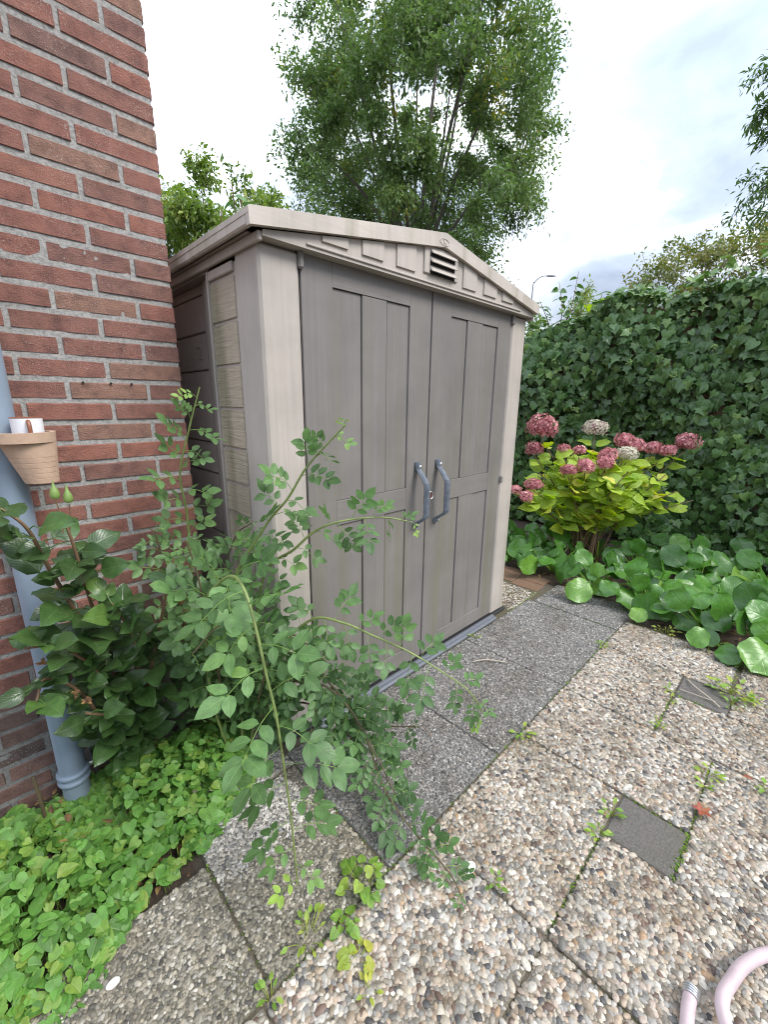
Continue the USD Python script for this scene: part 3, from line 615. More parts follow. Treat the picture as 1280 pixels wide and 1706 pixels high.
# side walls: plank column behind the front post, ridge, recessed wall with grooves
for s in (-1, 1):
    def bx_(x, y0, y1, z0, z1, b=.003):
        a, c = sorted((s * x[0], s * x[1])); return cbox(a, c, y0, y1, z0, z1, b)
    obj('side_frame', bx_((.800, .8335), .1605, .376, -.008, 1.789), 'beige_resin', shed)
    zs = [0.0, .135, .285, .437, .586, .737, .889, 1.016, 1.154, 1.305, 1.459, 1.608, 1.750]
    for z0, z1 in zip(zs[:-1], zs[1:]):
        obj('side_board', bx_((.832, .8385), .1785, .3745, z0 + .005, z1 - .005, .002), 'weathered_plank', shed)
    obj('side_board', bx_((.832, .8445), .1785, .3745, 1.757, 1.7885, .003), 'beige_resin', shed)
    obj('side_edge', prism([(s * .8445, .3765), (s * .8445, .388), (s * .836, .396), (s * .80, .396), (s * .80, .3765)], 'z', -.008, 1.7892), 'beige_resin', shed)
    a = [(s * .8355, .3965), (s * .7975, .545), (s * .780, .545), (s * .780, .3965)]
    obj('side_ridge', prism(a, 'z', -.008, 1.7892), 'side_slope', shed)
    for z0, z1 in zip(zs[:-1], zs[1:]):
        obj('side_panel', bx_((.785, .797), .5455, .9495, z0 + .001, z1 - .001, .005), 'side_resin', shed)
    obj('side_panel', bx_((.785, .797), .5455, .9495, 1.752, 1.789, .004), 'side_resin', shed)
    obj('soffit', bx_((.776, .868), .012, 1.09, 1.8225, 1.828, .001), 'side_resin', shed); obj('side_head', bx_((.776, .8405), .376, .9495, 1.7895, 1.8215, .002), 'side_resin', shed)
    obj('side_lining', bx_((.770, .786), .376, .9495, 0, 1.789, .001), 'dark_gap', shed)
obj('back_wall', cbox(-.69, .69, 1.06, 1.08, 0, 1.95, .003), 'side_resin', shed)
tx = meshkit.text_mesh('2', .055, .004)
tx = trimesh.Trimesh(*meshkit.arrays(tx)[:2], process=False); tx.apply_translation(-tx.bounds.mean(0))
Tm = np.eye(4); Tm[:3, :3] = np.array([(0, -1, 0), (0, 0, 1), (-1, 0, 0)]).T
Tm[:3, :3] = np.column_stack([(0, -1, 0), (0, 0, 1), (-1, 0, 0)])
tx.apply_transform(Tm); tx.apply_translation((-.798, .625, 1.535))
obj('number_mark', tx, 'side_resin', shed)


# ------------------------------------------------------------------ ivy hedge along the right side
RG = np.random.default_rng(21)
def hedge_top(y): return 2.25 - .115 * (y - .2) + .07 * np.sin(y * 3.1 + 1) + .05 * np.sin(y * 7.3)
def hedge_x(y, z): return 3.22 + .10 * np.sin(y * 2.3 + z * 1.7) + .06 * np.sin(y * 5.1 - z * 4.3) - .10 * np.exp(-((z - 1.75) / .45) ** 2)
ivy = thing('ivy_hedge', 'tall dense dark green ivy hedge along the right edge of the garden', 'ivy hedge', (3.3, .2, -.07))
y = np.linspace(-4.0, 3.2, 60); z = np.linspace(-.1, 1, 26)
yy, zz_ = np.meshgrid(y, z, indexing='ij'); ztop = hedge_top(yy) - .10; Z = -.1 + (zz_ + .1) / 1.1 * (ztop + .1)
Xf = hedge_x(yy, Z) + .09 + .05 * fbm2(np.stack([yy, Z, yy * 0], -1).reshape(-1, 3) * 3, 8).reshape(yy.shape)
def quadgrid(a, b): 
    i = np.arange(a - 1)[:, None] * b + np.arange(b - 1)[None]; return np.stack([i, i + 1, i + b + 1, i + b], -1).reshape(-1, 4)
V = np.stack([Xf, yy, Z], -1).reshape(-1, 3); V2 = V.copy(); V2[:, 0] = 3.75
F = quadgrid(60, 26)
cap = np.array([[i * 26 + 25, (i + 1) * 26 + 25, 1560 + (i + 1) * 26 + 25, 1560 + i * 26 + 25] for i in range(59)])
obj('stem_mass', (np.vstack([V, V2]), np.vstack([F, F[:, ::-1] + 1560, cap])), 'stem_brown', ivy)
N = 13000
ly = RG.uniform(-3.4, 2.9, N); ft = RG.random(N); lz = ft * hedge_top(ly)
lx = hedge_x(ly, lz) + RG.uniform(-.10, .07, N) + .05 * fbm2(np.column_stack([ly, lz, ly * 0]) * 4, 4)
base = np.column_stack([lx, ly, lz])
nrm = unit(np.column_stack([np.full(N, -1.0), RG.normal(-.15, .4, N), RG.normal(.45, .35, N)]))
tip = unit(np.column_stack([RG.normal(-.25, .2, N), RG.normal(0, .45, N), -np.abs(RG.normal(.9, .3, N))]))
NT = 2600                                                             # crown of the hedge
ty = RG.uniform(-3.4, 2.9, NT); tb = np.column_stack([hedge_x(ty, 2.2) + RG.uniform(-.05, .5, NT), ty, hedge_top(ty) + np.abs(RG.normal(0, .06, NT)) - .04])
base = np.vstack([base, tb]); nrm = np.vstack([nrm, unit(np.column_stack([RG.normal(-.3, .4, NT), RG.normal(0, .4, NT), np.full(NT, 1.)]))])
tip = np.vstack([tip, unit(np.column_stack([RG.normal(-.6, .5, NT), RG.normal(0, .7, NT), RG.normal(-.1, .3, NT)]))])
N += NT
sc = RG.uniform(.050, .108, N) * (1 - .15 * (base[:, 2] > 2.0)); tint = np.clip(RG.beta(1.5, 2.3, N) * .82 + .03 + .30 * np.clip((base[:, 2] - 1.85) / .4, 0, 1) * RG.random(N), 0, 1)
young = RG.random(N) < .07; tint[young] = RG.uniform(.8, 1, young.sum()); sc[young] *= .7
IV = [ivyleaf(1.0, k) for k in range(4)] + [heart(.9, k, .05) for k in range(2)]
d = np.linalg.norm(base - CAM, axis=1); vis = (base[:, 1] > -1.15) & (base[:, 1] < 1.35) & (lambda b: b[:, 0] < hedge_x(b[:, 1], b[:, 2]) - .035)(base) & (base[:, 2] > .5)
score = np.where(vis, sc / d, 0); pick = np.argsort(-score)[:300]
for i in pick:
    gg = Geo(); t, f, uv = place(IV[i % 6], base[i], tip[i], nrm[i], sc[i]); gg.add(t, f, uv, float(tint[i])); obj('ivy_leaf', gg, 'ivy_leaf', ivy, smooth=True)
rest = np.ones(N, bool); rest[pick] = False
obj('foliage', scatter(Geo(), IV, base[rest], tip[rest], nrm[rest], sc[rest], tint[rest], RG), 'ivy_leaf', ivy, smooth=True, kind='stuff')
berries = Geo()
for k in range(9):
    yy0 = RG.uniform(-1., 1.2); z0 = RG.uniform(1.2, 2.0); c = np.array([hedge_x(yy0, z0) - .12, yy0, z0])
    for _ in range(16):
        s = trimesh.creation.icosphere(subdivisions=1, radius=.007); dd = unit(RG.normal(0, 1, 3)); berries.add(s.vertices + c + dd * .026, s.faces)
obj('flower_clusters', berries, 'bud_green', ivy, smooth=True, kind='stuff')

# ------------------------------------------------------------------ bergenias
obov = lambda t: np.sqrt(np.clip(1 - (2 * t ** 1.12 - 1) ** 2, 0, 1)) ** .9 + 1e-4
BT = [blade(1, .80 + .03 * k, obov, 10, 6, .10 - .03 * k, .25 + .14 * k, .25, .5 + .2 * (k % 3), .08, k) for k in range(6)]
spots = [((1.75, .46), 15, .15, 'nearest the shed corner and the brown tiles'), ((1.80, .08), 16, .17, 'beyond the far grey slab, below the hydrangea'), ((1.67, -.30), 17, .17, 'bordering the end of the grey slab strip'),
         ((1.60, -.68), 18, .18, 'overhanging the corner of the grey slabs'), ((1.50, -1.02), 18, .18, 'with lime front leaves, right of the grey slabs'),
         ((1.55, -1.36), 16, .20, 'spreading onto the paving at the right picture edge'), ((2.32, .32), 13, .17, 'shaded behind the hydrangea stems'), ((2.25, -.42), 15, .18, 'just right of the hydrangea stems'),
         ((2.18, -.86), 16, .19, 'upright in the middle of the row'), ((2.10, -1.30), 16, .20, 'at the right picture edge, second row'), ((2.65, -.72), 13, .17, 'at the ivy foot, behind the row middle'),
         ((2.62, -1.22), 14, .18, 'at the ivy foot near the right edge'), ((2.05, .82), 12, .16, 'half hidden behind the shed corner')]
RB = np.random.default_rng(5)
for (cx, cy), n, s, where in spots:
    b = thing('bergenia', 'bergenia plant with big round green leaves, ' + where, 'plant', (cx, cy, -.07), group='bergenias in the bed below the hydrangea')
    n = int(n * 1.25); s *= 1.10
    for i in range(n):
        f = (i + .5) / n; az = i * 2.399963 + RB.normal(0, .25); el = math.radians(80 - 58 * f ** .9 + RB.normal(0, 6)); pl = (.19 + .11 * f) * RB.uniform(.8, 1.15)
        hd = np.array([math.cos(az), math.sin(az), 0]); b0 = np.array([cx, cy, -.05]); dr_ = hd * math.cos(el) + np.array([0, 0, math.sin(el)])
        tipb = b0 + dr_ * pl; mid = b0 + dr_ * pl * .5 + np.array([0, 0, .015])
        sz = s * RB.uniform(.55, 1.15) * (.78 + .34 * f)
        up = unit(np.array([-.62, -.34, .62 + .25 * f]) + hd * .45 + RB.normal(0, .40, 3))      # faces lean out to the open garden side
        ld = hd * .55 + np.array([-.15, -.1, .75 - .95 * f + RB.normal(0, .15)]); ld = unit(ld - up * (ld @ up))
        if tipb[2] + ld[2] * sz < .0: ld[2] = (.01 - tipb[2]) / sz
        tt = float(np.clip(RB.beta(2.2, 2.6) * .75 + (.30 if f > .75 and RB.random() < .5 else 0), 0, 1))
        t, fc, uv = place(BT[RB.integers(0, 6)], tipb, ld, up, sz); t[:, 2] = np.maximum(t[:, 2], GZ + .012 + .01 * RB.random())
        gg = Geo().add(t, fc, uv, tt); pv, pf = tube([b0, mid, tipb + ld * .01], [.006, .005, .004], 6); gg.add(pv, pf, np.full((len(pv), 2), .5), .9)
        obj('leaf', gg, 'bergenia_leaf', b, smooth=True)

# ------------------------------------------------------------------ hydrangea
RH = np.random.default_rng(11)
BLOOMS = [(1.804, .300, 1.159, .202, 0), (2.328, .069, 1.148, .161, 1), (1.772, .332, .978, .123, 0), (1.950, .158, .970, .101, 0), (2.354, -.166, 1.045, .141, 0), (2.378, -.259, 1.010, .137, 0), (2.214, -.239, .951, .143, 2),
          (2.100, -.128, .945, .120, 0), (2.042, -.142, .883, .127, 0), (1.931, -.033, .863, .130, 0), (1.837, .058, .827, .110, 0), (2.595, -.331, .982, .121, 0), (2.618, -.424, .973, .118, 0), (2.786, -.517, 1.035, .159, 0),
          (1.645, .245, .707, .113, 0), (1.586, .373, .656, .093, 3), (1.556, .263, .623, .090, 3), (2.143, .110, .961, .084, 3)]
hy = thing('hydrangea', 'hydrangea bush with faded pink flower heads and yellow-green leaves before the ivy', 'hydrangea', (2.22, -.06, -.07))
HB = np.array([2.20, -.02, -.05])
HL = [blade(1, .68, ovate, 7, 4, .16, .55, .25, .5, .06, k) for k in range(5)]
tips = [np.array(b[:3]) - (0, 0, b[3] * .45) for b in BLOOMS]
for k in range(26):
    a = RH.uniform(0, 2 * math.pi); r = RH.uniform(.2, .80); tips.append(HB + np.array([math.cos(a) * r * .85, math.sin(a) * r * 1.0, .96 - .36 * (r / .80) ** 2 + RH.normal(0, .08)]))
leaves = []
stems = Geo()
for ti, t in enumerate(tips):
    b0 = HB + np.append(RH.uniform(-.12, .12, 2), 0); mid = b0 * .5 + t * .5 + np.array([*((b0 - t)[:2] * .16), .06])
    P = spline([b0, mid, t], 6); v, f = tube(P, np.linspace(.007, .0035, len(P)), 6)
    obj('stem', (v, f), 'stem_brown', hy, smooth=True) if ti < 40 else stems.add(v, f)
    az = RH.uniform(0, math.pi)
    for q, w in enumerate(np.linspace(.46, .99, 6)):
        p = P[int(w * (len(P) - 1))]; az += math.pi / 2 + RH.normal(0, .25)
        for sgn in (0, math.pi):
            el = RH.uniform(-.15, .55); dd = np.array([math.cos(az + sgn) * math.cos(el), math.sin(az + sgn) * math.cos(el), math.sin(el)])
            leaves.append((p, dd, unit(np.array([-.45, -.35, .8]) + RH.normal(0, .3, 3)), RH.uniform(.14, .215) * (.75 + .35 * (1 - w)), float(np.clip(RH.beta(2, 2.4) * .75 + (.35 if RH.random() < .08 else 0), 0, 1))))
leaves.sort(key=lambda q: np.linalg.norm(q[0] - CAM) - .0)
for i, (p, dd, up, s, tt) in enumerate(leaves):
    t, f, uv = place(HL[i % 5], p + dd * .015, dd, up, s)
    if i < 300: obj('leaf', Geo().add(t, f, uv, tt), 'hydrangea_leaf', hy, smooth=True)
    else: stems.add(t, f, uv, tt)
if stems.n: obj('foliage', stems, 'hydrangea_leaf', hy, smooth=True, kind='stuff')
def floret(rng):
    V, F = [], []
    for k in range(4):
        a = k * math.pi / 2 + rng.normal(0, .12); c, s = math.cos(a), math.sin(a); n = 3 * len(F) // 3
        P = np.array([(0, 0, 0), (.5, .42, .10), (1.0, .0, .28), (.5, -.42, .10)]); Q = np.column_stack([P[:, 0] * c - P[:, 1] * s, P[:, 0] * s + P[:, 1] * c, P[:, 2] + rng.normal(0, .05, 4)])
        i = len(V) * 4; V.append(Q); F += [(i, i + 3, i + 2), (i, i + 2, i + 1)]
    return np.vstack(V), np.array(F), np.full((16, 2), .5)
FT = [floret(RH) for _ in range(5)]
for x, y0, z0, dia, kind in BLOOMS:
    n = int(135 * (dia / .15) ** 1.2); k = np.arange(n); ph = np.arccos(1 - 1.75 * (k + .5) / n); th = k * 2.39996
    nn = np.column_stack([np.sin(ph) * np.cos(th), np.sin(ph) * np.sin(th), np.cos(ph)]); rr = dia / 2 * (1 + .20 * fbm2(nn * 2.2, int(x * 100)) + RH.normal(0, .07, n))
    lob = unit(RH.normal(0, 1, (5, 3)) + (0, 0, .4)); rr = rr * (.80 + .34 * np.max(nn @ lob.T, axis=1).clip(0) ** 2)
    bs = np.array([x, y0, z0]) + nn * rr[:, None] * (1 + RH.normal(0, .06), 1 + RH.normal(0, .06), RH.uniform(.68, .86))
    dirs = unit(np.cross(nn, RH.normal(0, 1, (n, 3)))); ups = unit(nn + RH.normal(0, .42, (n, 3)))
    tt = np.clip(RH.beta(2, 2, n) * .8 + {0: 0, 1: .25, 2: .55, 3: .15}[kind], 0, 1)
    fl = scatter(Geo(), FT, bs, dirs, ups, RH.uniform(.0105, .019, n), tt, RH)
    core = trimesh.creation.icosphere(subdivisions=2, radius=dia * .33); fl.add(core.vertices * (1, 1, .85) + (x, y0, z0 - .004), core.faces, None, .05)
    obj('flower_head', fl, 'pink_floret' if kind in (0, 3) else 'pale_floret', hy, smooth=False, label={1: 'pale faded pink and cream flower head', 2: 'cream-green withered flower head'}.get(kind))

# ------------------------------------------------------------------ rose with large dark leaves by the downpipe
RR = np.random.default_rng(33)
ROSE = {'b1': [(-1.339, .362, -.107), (-1.357, .17, .465), (-1.398, .07, .774), (-1.421, .008, .975), (-1.437, -.001, 1.06)], 'b2': [(-1.339, .362, -.107), (-1.387, .129, .435), (-1.475, .033, .669), (-1.558, .017, .713)],
        'b3': [(-1.339, .362, -.107), (-1.26, .145, .431), (-1.209, .053, .716), (-1.183, .0, .866)], 'b4': [(-1.339, .362, -.107), (-1.439, .11, .43), (-1.524, .053, .588), (-1.559, .018, .551)],
        'b5': [(-1.357, .17, .465), (-1.47, .028, .882), (-1.504, -.036, 1.03), (-1.544, -.039, 1.09)],
        'b7': [(-1.339, .362, -.107), (-1.30, .18, .40), (-1.31, .06, .62), (-1.36, -.01, .78)], 'b8': [(-1.339, .362, -.107), (-1.36, .16, .30), (-1.42, .07, .40), (-1.46, .05, .44)]}
rose = thing('rose_bush', 'rose bush with large glossy dark leaves and two green buds before the downpipe', 'rose bush', (-1.339, .362, -.107))
RL = [blade(1, .74, ovate, 7, 4, .16, .60, .35, .5, .07, k) for k in range(6)]
RLy = [blade(1, .50, ovate, 6, 4, .35, .5, .3, .4, .05, k) for k in range(3)]
cnt = 0
toC = unit(np.array([CAM[0], CAM[1], 0.6]) - np.array([-1.35, .1, .6]))
for nm, P in ROSE.items():
    P = spline(P, 8); v, f = tube(P, np.linspace(.0065, .003, len(P)), 7); obj('stem', (v, f), 'stem_brown', rose, smooth=True)
    L = np.concatenate([[0], np.cumsum(np.linalg.norm(np.diff(P, axis=0), axis=1))]); az = RR.uniform(0, 6.28)
    for s in np.arange(.20 if nm not in ('b5',) else .05, L[-1] + .01, .030):
        p = np.array([np.interp(s, L, P[:, k]) for k in range(3)]); az += 2.4 + RR.normal(0, .3); el = RR.uniform(.0, .7)
        o = np.array([math.cos(az) * math.cos(el), math.sin(az) * math.cos(el), math.sin(el)]) + toC * .25; o = unit(o)
        w = s / L[-1]; pl = RR.uniform(.035, .085) * (1.1 - .5 * w); e = p + o * pl
        if (nm == 'b1' and s > L[-1] * .93) or (nm == 'b3' and s > L[-1] * .72): continue
        if e[1] > .30 or (e[2] < .20 and abs(e[0] + 1.50) < .11): continue
        gg = Geo(); pv, pf = tube([p, (p + e) / 2 + (0, 0, .008), e], .0016, 5); gg.add(pv, pf, np.full((len(pv), 2), .25), .6)
        big = RR.uniform(.072, .112) * (1.12 - .25 * w)
        for q, (ang, bk, sz) in enumerate([(0, 0, 1.0), (.95, .018, .75), (-.95, .018, .72)][: RR.integers(1, 4)]):
            c_, s_ = math.cos(ang), math.sin(ang); side = unit(np.cross(o, [0, 0, 1])); dd = o * c_ + side * s_ + np.array([0, 0, -RR.uniform(-.1, .42)])
            up = unit(np.array([0, 0, .75]) + toC * .85 + RR.normal(0, .28, 3)); tt = float(np.clip(RR.beta(2, 3) * .62 + (.45 if w > .9 and RR.random() < .3 else 0), 0, 1))
            t, fc, uv = place(RL[RR.integers(0, 6)], e - o * bk, dd, up, big * sz); gg.add(t, fc, uv, tt)
        cnt += 1
        if cnt <= 300: obj('leaf', gg, 'rose_leaf', rose, smooth=True)
for tp, bt in (((-1.439, -.004, 1.105), (-1.437, -.001, 1.00)), ((-1.414, -.006, 1.092), (-1.425, .004, .98))):
    tp, bt = np.array(tp), np.array(bt); v, f = tube(spline([bt, (bt + tp) / 2 + (.002, .002, 0), tp - (0, 0, .02)], 4), .0018, 6)
    bd = obj('bud_stalk', (v, f), 'stem_brown', rose, smooth=True)
    pr = [(0.0002, -.016), (.0085, -.013), (.0108, -.004), (.0088, .007), (.0042, .017), (.0012, .029), (.0002, .036)]
    v, f = lathe(pr, 14); obj('bud', (v + tp, f), 'bud_green', bd, smooth=True)
for c in ((-1.476, .02, .53), (-1.165, .03, .70), (-1.455, .01, .50), (-1.53, .01, .66)):
    gg = Geo()
    for k in range(14):
        dd = unit(RR.normal(0, 1, 3) + (0, 0, .8)); t, f, uv = place(RLy[k % 3], c, dd, unit(RR.normal(0, 1, 3)), .016); gg.add(t, f, uv, RR.random())
    obj('dead_bloom', gg, 'dry_leaf', rose)

# ------------------------------------------------------------------ rambling rose with arching canes
CANES = {
 'c1': [(-.988, .368, -.09), (-1.036, .304, .567), (-1.053, .236, .928), (-1.073, .2, 1.088), (-1.048, .134, 1.251), (-1.024, .082, 1.373)],
 'c2': [(-.985, .1, -.05), (-.985, .059, .341), (-1.023, -.016, .711), (-.963, -.159, .952), (-.922, -.24, 1.055), (-.893, -.297, 1.148), (-.855, -.362, 1.226), (-.83, -.4, 1.271)],
 'c3': [(-.941, .044, .38), (-.922, -.059, .75), (-.866, -.169, .863), (-.808, -.225, .932), (-.732, -.286, .962), (-.635, -.353, .966), (-.553, -.405, .945)],
 'c4': [(-1.03, .12, -.05), (-1.1, .059, .323), (-1.150, -.135, .740), (-1.147, -.225, .842), (-1.143, -.325, .897), (-1.145, -.395, .872), (-1.149, -.448, .785), (-1.15, -.482, .690), (-1.147, -.51, .597), (-1.147, -.537, .439), (-1.145, -.553, .281), (-1.146, -.566, .102)],
 'c5': [(-.96, .09, -.05), (-.935, .038, .166), (-.893, -.101, .477), (-.836, -.213, .615), (-.781, -.308, .621), (-.723, -.392, .587), (-.652, -.49, .541), (-.595, -.573, .488), (-.539, -.656, .425), (-.504, -.704, .337)],
 'c6': [(-.936, .039, .138), (-.843, -.135, .397), (-.775, -.258, .328), (-.738, -.378, .177), (-.755, -.475, .075), (-.765, -.58, .03), (-.770, -.68, .015), (-.772, -.78, .000), (-.790, -.845, -.012)],
 'c7': [(-.926, .057, .149), (-.856, -.04, .483), (-.772, -.149, .421), (-.706, -.241, .282), (-.629, -.358, .163), (-.571, -.457, .177)],
 'c9': [(-1.057, .297, .02), (-1.121, .219, .578), (-1.18, .164, .883), (-1.198, .155, .931)],
 'c10': [(-.984, .225, .021), (-.999, .128, .618), (-.98, .026, .872), (-.947, -.049, .945)],
 'c11': [(-.946, .076, .092), (-.853, -.14, .252), (-.78, -.295, .201), (-.765, -.408, .088)],
 'c12': [(-1.021, .122, .137), (-1.115, -.038, .589), (-1.153, -.099, .83), (-1.18, -.115, .951)],
 'c13': [(-.933, .106, .066), (-.981, -.127, .435), (-1.061, -.231, .671), (-1.159, -.261, .741), (-1.241, -.251, .68)],
 'c15': [(-.95, .1, -.03), (-.90, -.08, .30), (-.82, -.22, .36), (-.76, -.33, .27), (-.74, -.44, .14), (-.75, -.54, .07)],
}
ram = thing('rambling_rose', 'rambling rose with long arching thorny canes and pinnate leaves before the shed', 'rambling rose', (-.98, .12, -.07))
RM = np.random.default_rng(77)
rosl = lambda t: np.sin(math.pi * np.clip(t, 0, 1) ** .86) ** .72 + 1e-4
LF = [blade(1, .60, rosl, 5, 4, .14, .30, .12, .3, .05, k) for k in range(5)]
pc = 0; extra = Geo()
for nm, P in CANES.items():
    front = nm in ('c1', 'c2', 'c3', 'c4', 'c5')
    P = spline(P, 8); r0 = .0056 if front else .0042
    v, f = tube(P, np.linspace(r0, .0022, len(P)), 7); cane = obj('cane', (v, f), 'cane_green' if front else 'cane_dark', ram, smooth=True)
    L = np.concatenate([[0], np.cumsum(np.linalg.norm(np.diff(P, axis=0), axis=1))]); tg = np.gradient(P, axis=0)
    th = Geo()
    for s in np.arange(.1, L[-1] - .05, .035):                        # thorns
        i = int(np.searchsorted(L, s)); p = P[min(i, len(P) - 1)]; o = unit(np.cross(tg[min(i, len(P) - 1)], RM.normal(0, 1, 3)))
        v, f = tube([p, p + o * .006 - (0, 0, .001)], [.0016, .0002], 4); th.add(v, f)
    if front: obj('thorns', th, 'cane_dark', cane, kind='stuff')
    step = {'c4': .050, 'c1': .040, 'c2': .040, 'c3': .042, 'c5': .040}.get(nm, .024 if nm in ('c6', 'c15') else .033)
    k = 0
    for s in np.arange(.16 if nm in ('c1', 'c2', 'c4', 'c5') else .06, L[-1] + .012, step):
        s = min(s + RM.normal(0, .006), L[-1]); p = np.array([np.interp(s, L, P[:, q]) for q in range(3)]); t = unit(np.array([np.interp(s, L, tg[:, q]) for q in range(3)]))
        w = s / L[-1]; k += 1
        view = unit(CAM - p); side = unit(np.cross(t, view)) * (1 if k % 2 else -1)
        o = unit(side + t * .45 + view * RM.uniform(-.1, .6) + np.array([0, 0, RM.uniform(-.25, .25)]) + RM.normal(0, .28, 3))
        sc_ = {'c4': 1.22, 'c1': 1.0, 'c2': .90, 'c3': .85, 'c5': .95, 'c6': .80, 'c15': .80}.get(nm, .95) * (1 - .55 * max(0, w - .82) / .18) * RM.uniform(.85, 1.12)
        npair = RM.choice([2, 2, 3]); rl = (.034 + .021 * npair) * sc_
        up = unit(view * .7 + np.array([0, 0, .9]) + RM.normal(0, .3, 3)); up = unit(up - o * (up @ o)); x = np.cross(o, up)
        rach = [p, p + o * rl * .5 + up * .006, p + o * rl - up * .004 - np.array([0, 0, .012])]
        if p[2] < .12: rach = [q_ * (1, 1, 0) + (0, 0, max(q_[2], .0)) for q_ in rach]
        gg = Geo(); RC = spline(rach, 4); v, f = tube(RC, .0010, 4); gg.add(v, f, np.full((len(v), 2), .25), .75)
        tt0 = RM.beta(2, 2.6) * .62 + (.42 if w > .965 and front else 0) + (.05 if front else -.10)
        at_ = lambda q: np.array([np.interp(q, np.linspace(0, 1, len(RC)), RC[:, j]) for j in range(3)])
        items = [(1.0, o)] + [(q, unit(o * .45 + x * sg)) for q in np.linspace(.94, .42, npair) for sg in (-1, 1)]
        for q, dd in items:
            ls = RM.uniform(.043, .054) * sc_ * (1.12 if q == 1.0 else .72 + .28 * q)
            dd = dd + RM.normal(0, .10, 3) + np.array([0, 0, -.12]); b0 = at_(q)
            tv, f, uv = place(LF[RM.integers(0, 5)], b0 + unit(dd) * .003, dd, unit(up + RM.normal(0, .16, 3)), ls)
            tv[:, 2] = np.maximum(tv[:, 2], GZ + .008)
            gg.add(tv, f, uv, float(np.clip(tt0 + RM.normal(0, .05), 0, 1)))
        pc += 1
        if pc <= 299: obj('leaf', gg, 'rambler_leaf', ram, smooth=True)
        else:
            v_, f_, uv_, t_ = gg.get(); extra.add(v_, f_, uv_, t_)
if extra.n: obj('foliage', extra, 'rambler_leaf', ram, smooth=True, kind='stuff')
small = [(-1.60, .30, -.10), (-1.602, .285, .05), (-1.606, .28, .14)]
v, f = tube(spline([(-1.20, .36, -.1), (-1.19, .33, .05), (-1.175, .30, .20), (-1.18, .27, .34)], 5), [.016] * 16, 8) ; obj('dead_stem', (v, f), 'bark', ram, smooth=True)
v, f = tube(spline(small, 5), .0055, 8); obj('dry_stalk', (v, f), 'cane_dark', smooth=True, label='short cut green-brown stalk standing left of the downpipe foot', cat='plant stalk')

# ------------------------------------------------------------------ ground cover of heart-shaped leaves
RV = np.random.default_rng(15)
from shapely.geometry import Polygon, Point
from shapely import contains_xy
poly = Polygon([(-2.6, .40), (-1.60, .37), (-1.30, .38), (-1.03, .36), (-.90, .22), (-.985, -.02), (-1.05, -.11), (-1.249, -.196), (-1.427, -.20), (-1.527, -.31), (-1.622, -.37), (-1.80, -.30), (-2.6, -.30)])
gc = thing('ground_cover', 'bright green ground cover of heart-shaped leaves below the rose and downpipe', 'ground cover', (-1.5, 0, -.08))
N = 16000; P = np.column_stack([RV.uniform(-2.4, -.88, N), RV.uniform(-.4, .4, N)]); P = P[contains_xy(poly, P[:, 0], P[:, 1])][:4600]; N = len(P)
edge = np.array([poly.exterior.distance(Point(*q)) for q in P]); far_ = np.clip(edge / .20, 0, 1)
h = -.04 + far_ * RV.uniform(.02, .125, N) + .03 * fbm2(np.column_stack([P, P[:, 0] * 0]) * 5, 2)
h[(np.abs(P[:, 0] + 1.52) < .12) & (P[:, 1] > -.02)] = -.05
base = np.column_stack([P, np.maximum(h, -.04)]); a = RV.uniform(0, 2 * math.pi, N)
dirs = np.column_stack([np.cos(a), np.sin(a), RV.normal(-.15, .25, N)]); ups = unit(np.column_stack([RV.normal(-.05, .28, N), RV.normal(-.22, .28, N), np.ones(N)]))
sc = RV.lognormal(math.log(.0265), .24, N); tint = np.clip(RV.beta(1.7, 2.0, N) * .85 + .12 * fbm2(np.column_stack([P, P[:, 0] * 0]) * 6, 9), 0, 1); ylw = RV.random(N) < .03; tint[ylw] = RV.uniform(.85, 1, ylw.sum())
HT = [heart(1.0, k, .14) for k in range(7)]
dist = np.linalg.norm(base - CAM, axis=1); score = np.where((base[:, 0] > -1.95) & (h > np.quantile(h, .45)), sc / dist, 0); pick = np.argsort(-score)[:300]
for i in pick: 
    t, f, uv = place(HT[i % 7], base[i], dirs[i], ups[i], sc[i]); obj('leaf', Geo().add(t, f, uv, float(tint[i])), 'violet_leaf', gc, smooth=True)
rest = np.ones(N, bool); rest[pick] = False
fo = scatter(Geo(), HT, base[rest], dirs[rest], ups[rest], sc[rest], tint[rest], RV)
for i in range(0, N, 2):
    v, f = tube([(P[i, 0] + RV.normal(0, .012), P[i, 1] + RV.normal(0, .012), -.075), base[i]], .0011, 4, False); fo.add(v, f, np.full((len(v), 2), .25), .7)
obj('foliage', fo, 'violet_leaf', gc, smooth=True, kind='stuff')
lt = Geo()                                                            # leaf litter and bits of bark on the bed
for k in range(420):
    x, y0 = RV.uniform(-1.6, -.9), RV.uniform(-.4, .39)
    if not contains_xy(poly.buffer(.03), x, y0): continue
    t, f, uv = place(RLy[k % 3], (x, y0, -.055 + RV.uniform(0, .02)), RV.normal(0, 1, 3) * (1, 1, .2), unit(RV.normal(0, .5, 3) + (0, 0, 1)), RV.uniform(.015, .04)); lt.add(t, f, uv, RV.random())
for k in range(900):
    x, y0 = RV.uniform(1.35, 3.0), RV.uniform(-1.7, .9)
    t, f, uv = place(RLy[k % 3], (x, y0, -.07 + RV.uniform(0, .02)), RV.normal(0, 1, 3) * (1, 1, .2), unit(RV.normal(0, .5, 3) + (0, 0, 1)), RV.uniform(.02, .05)); lt.add(t, f, uv, RV.random())
lp = obj('leaf_litter', lt, 'dry_leaf', kind='stuff', label='brown dry leaf litter on the soil of the beds', cat='leaf litter')

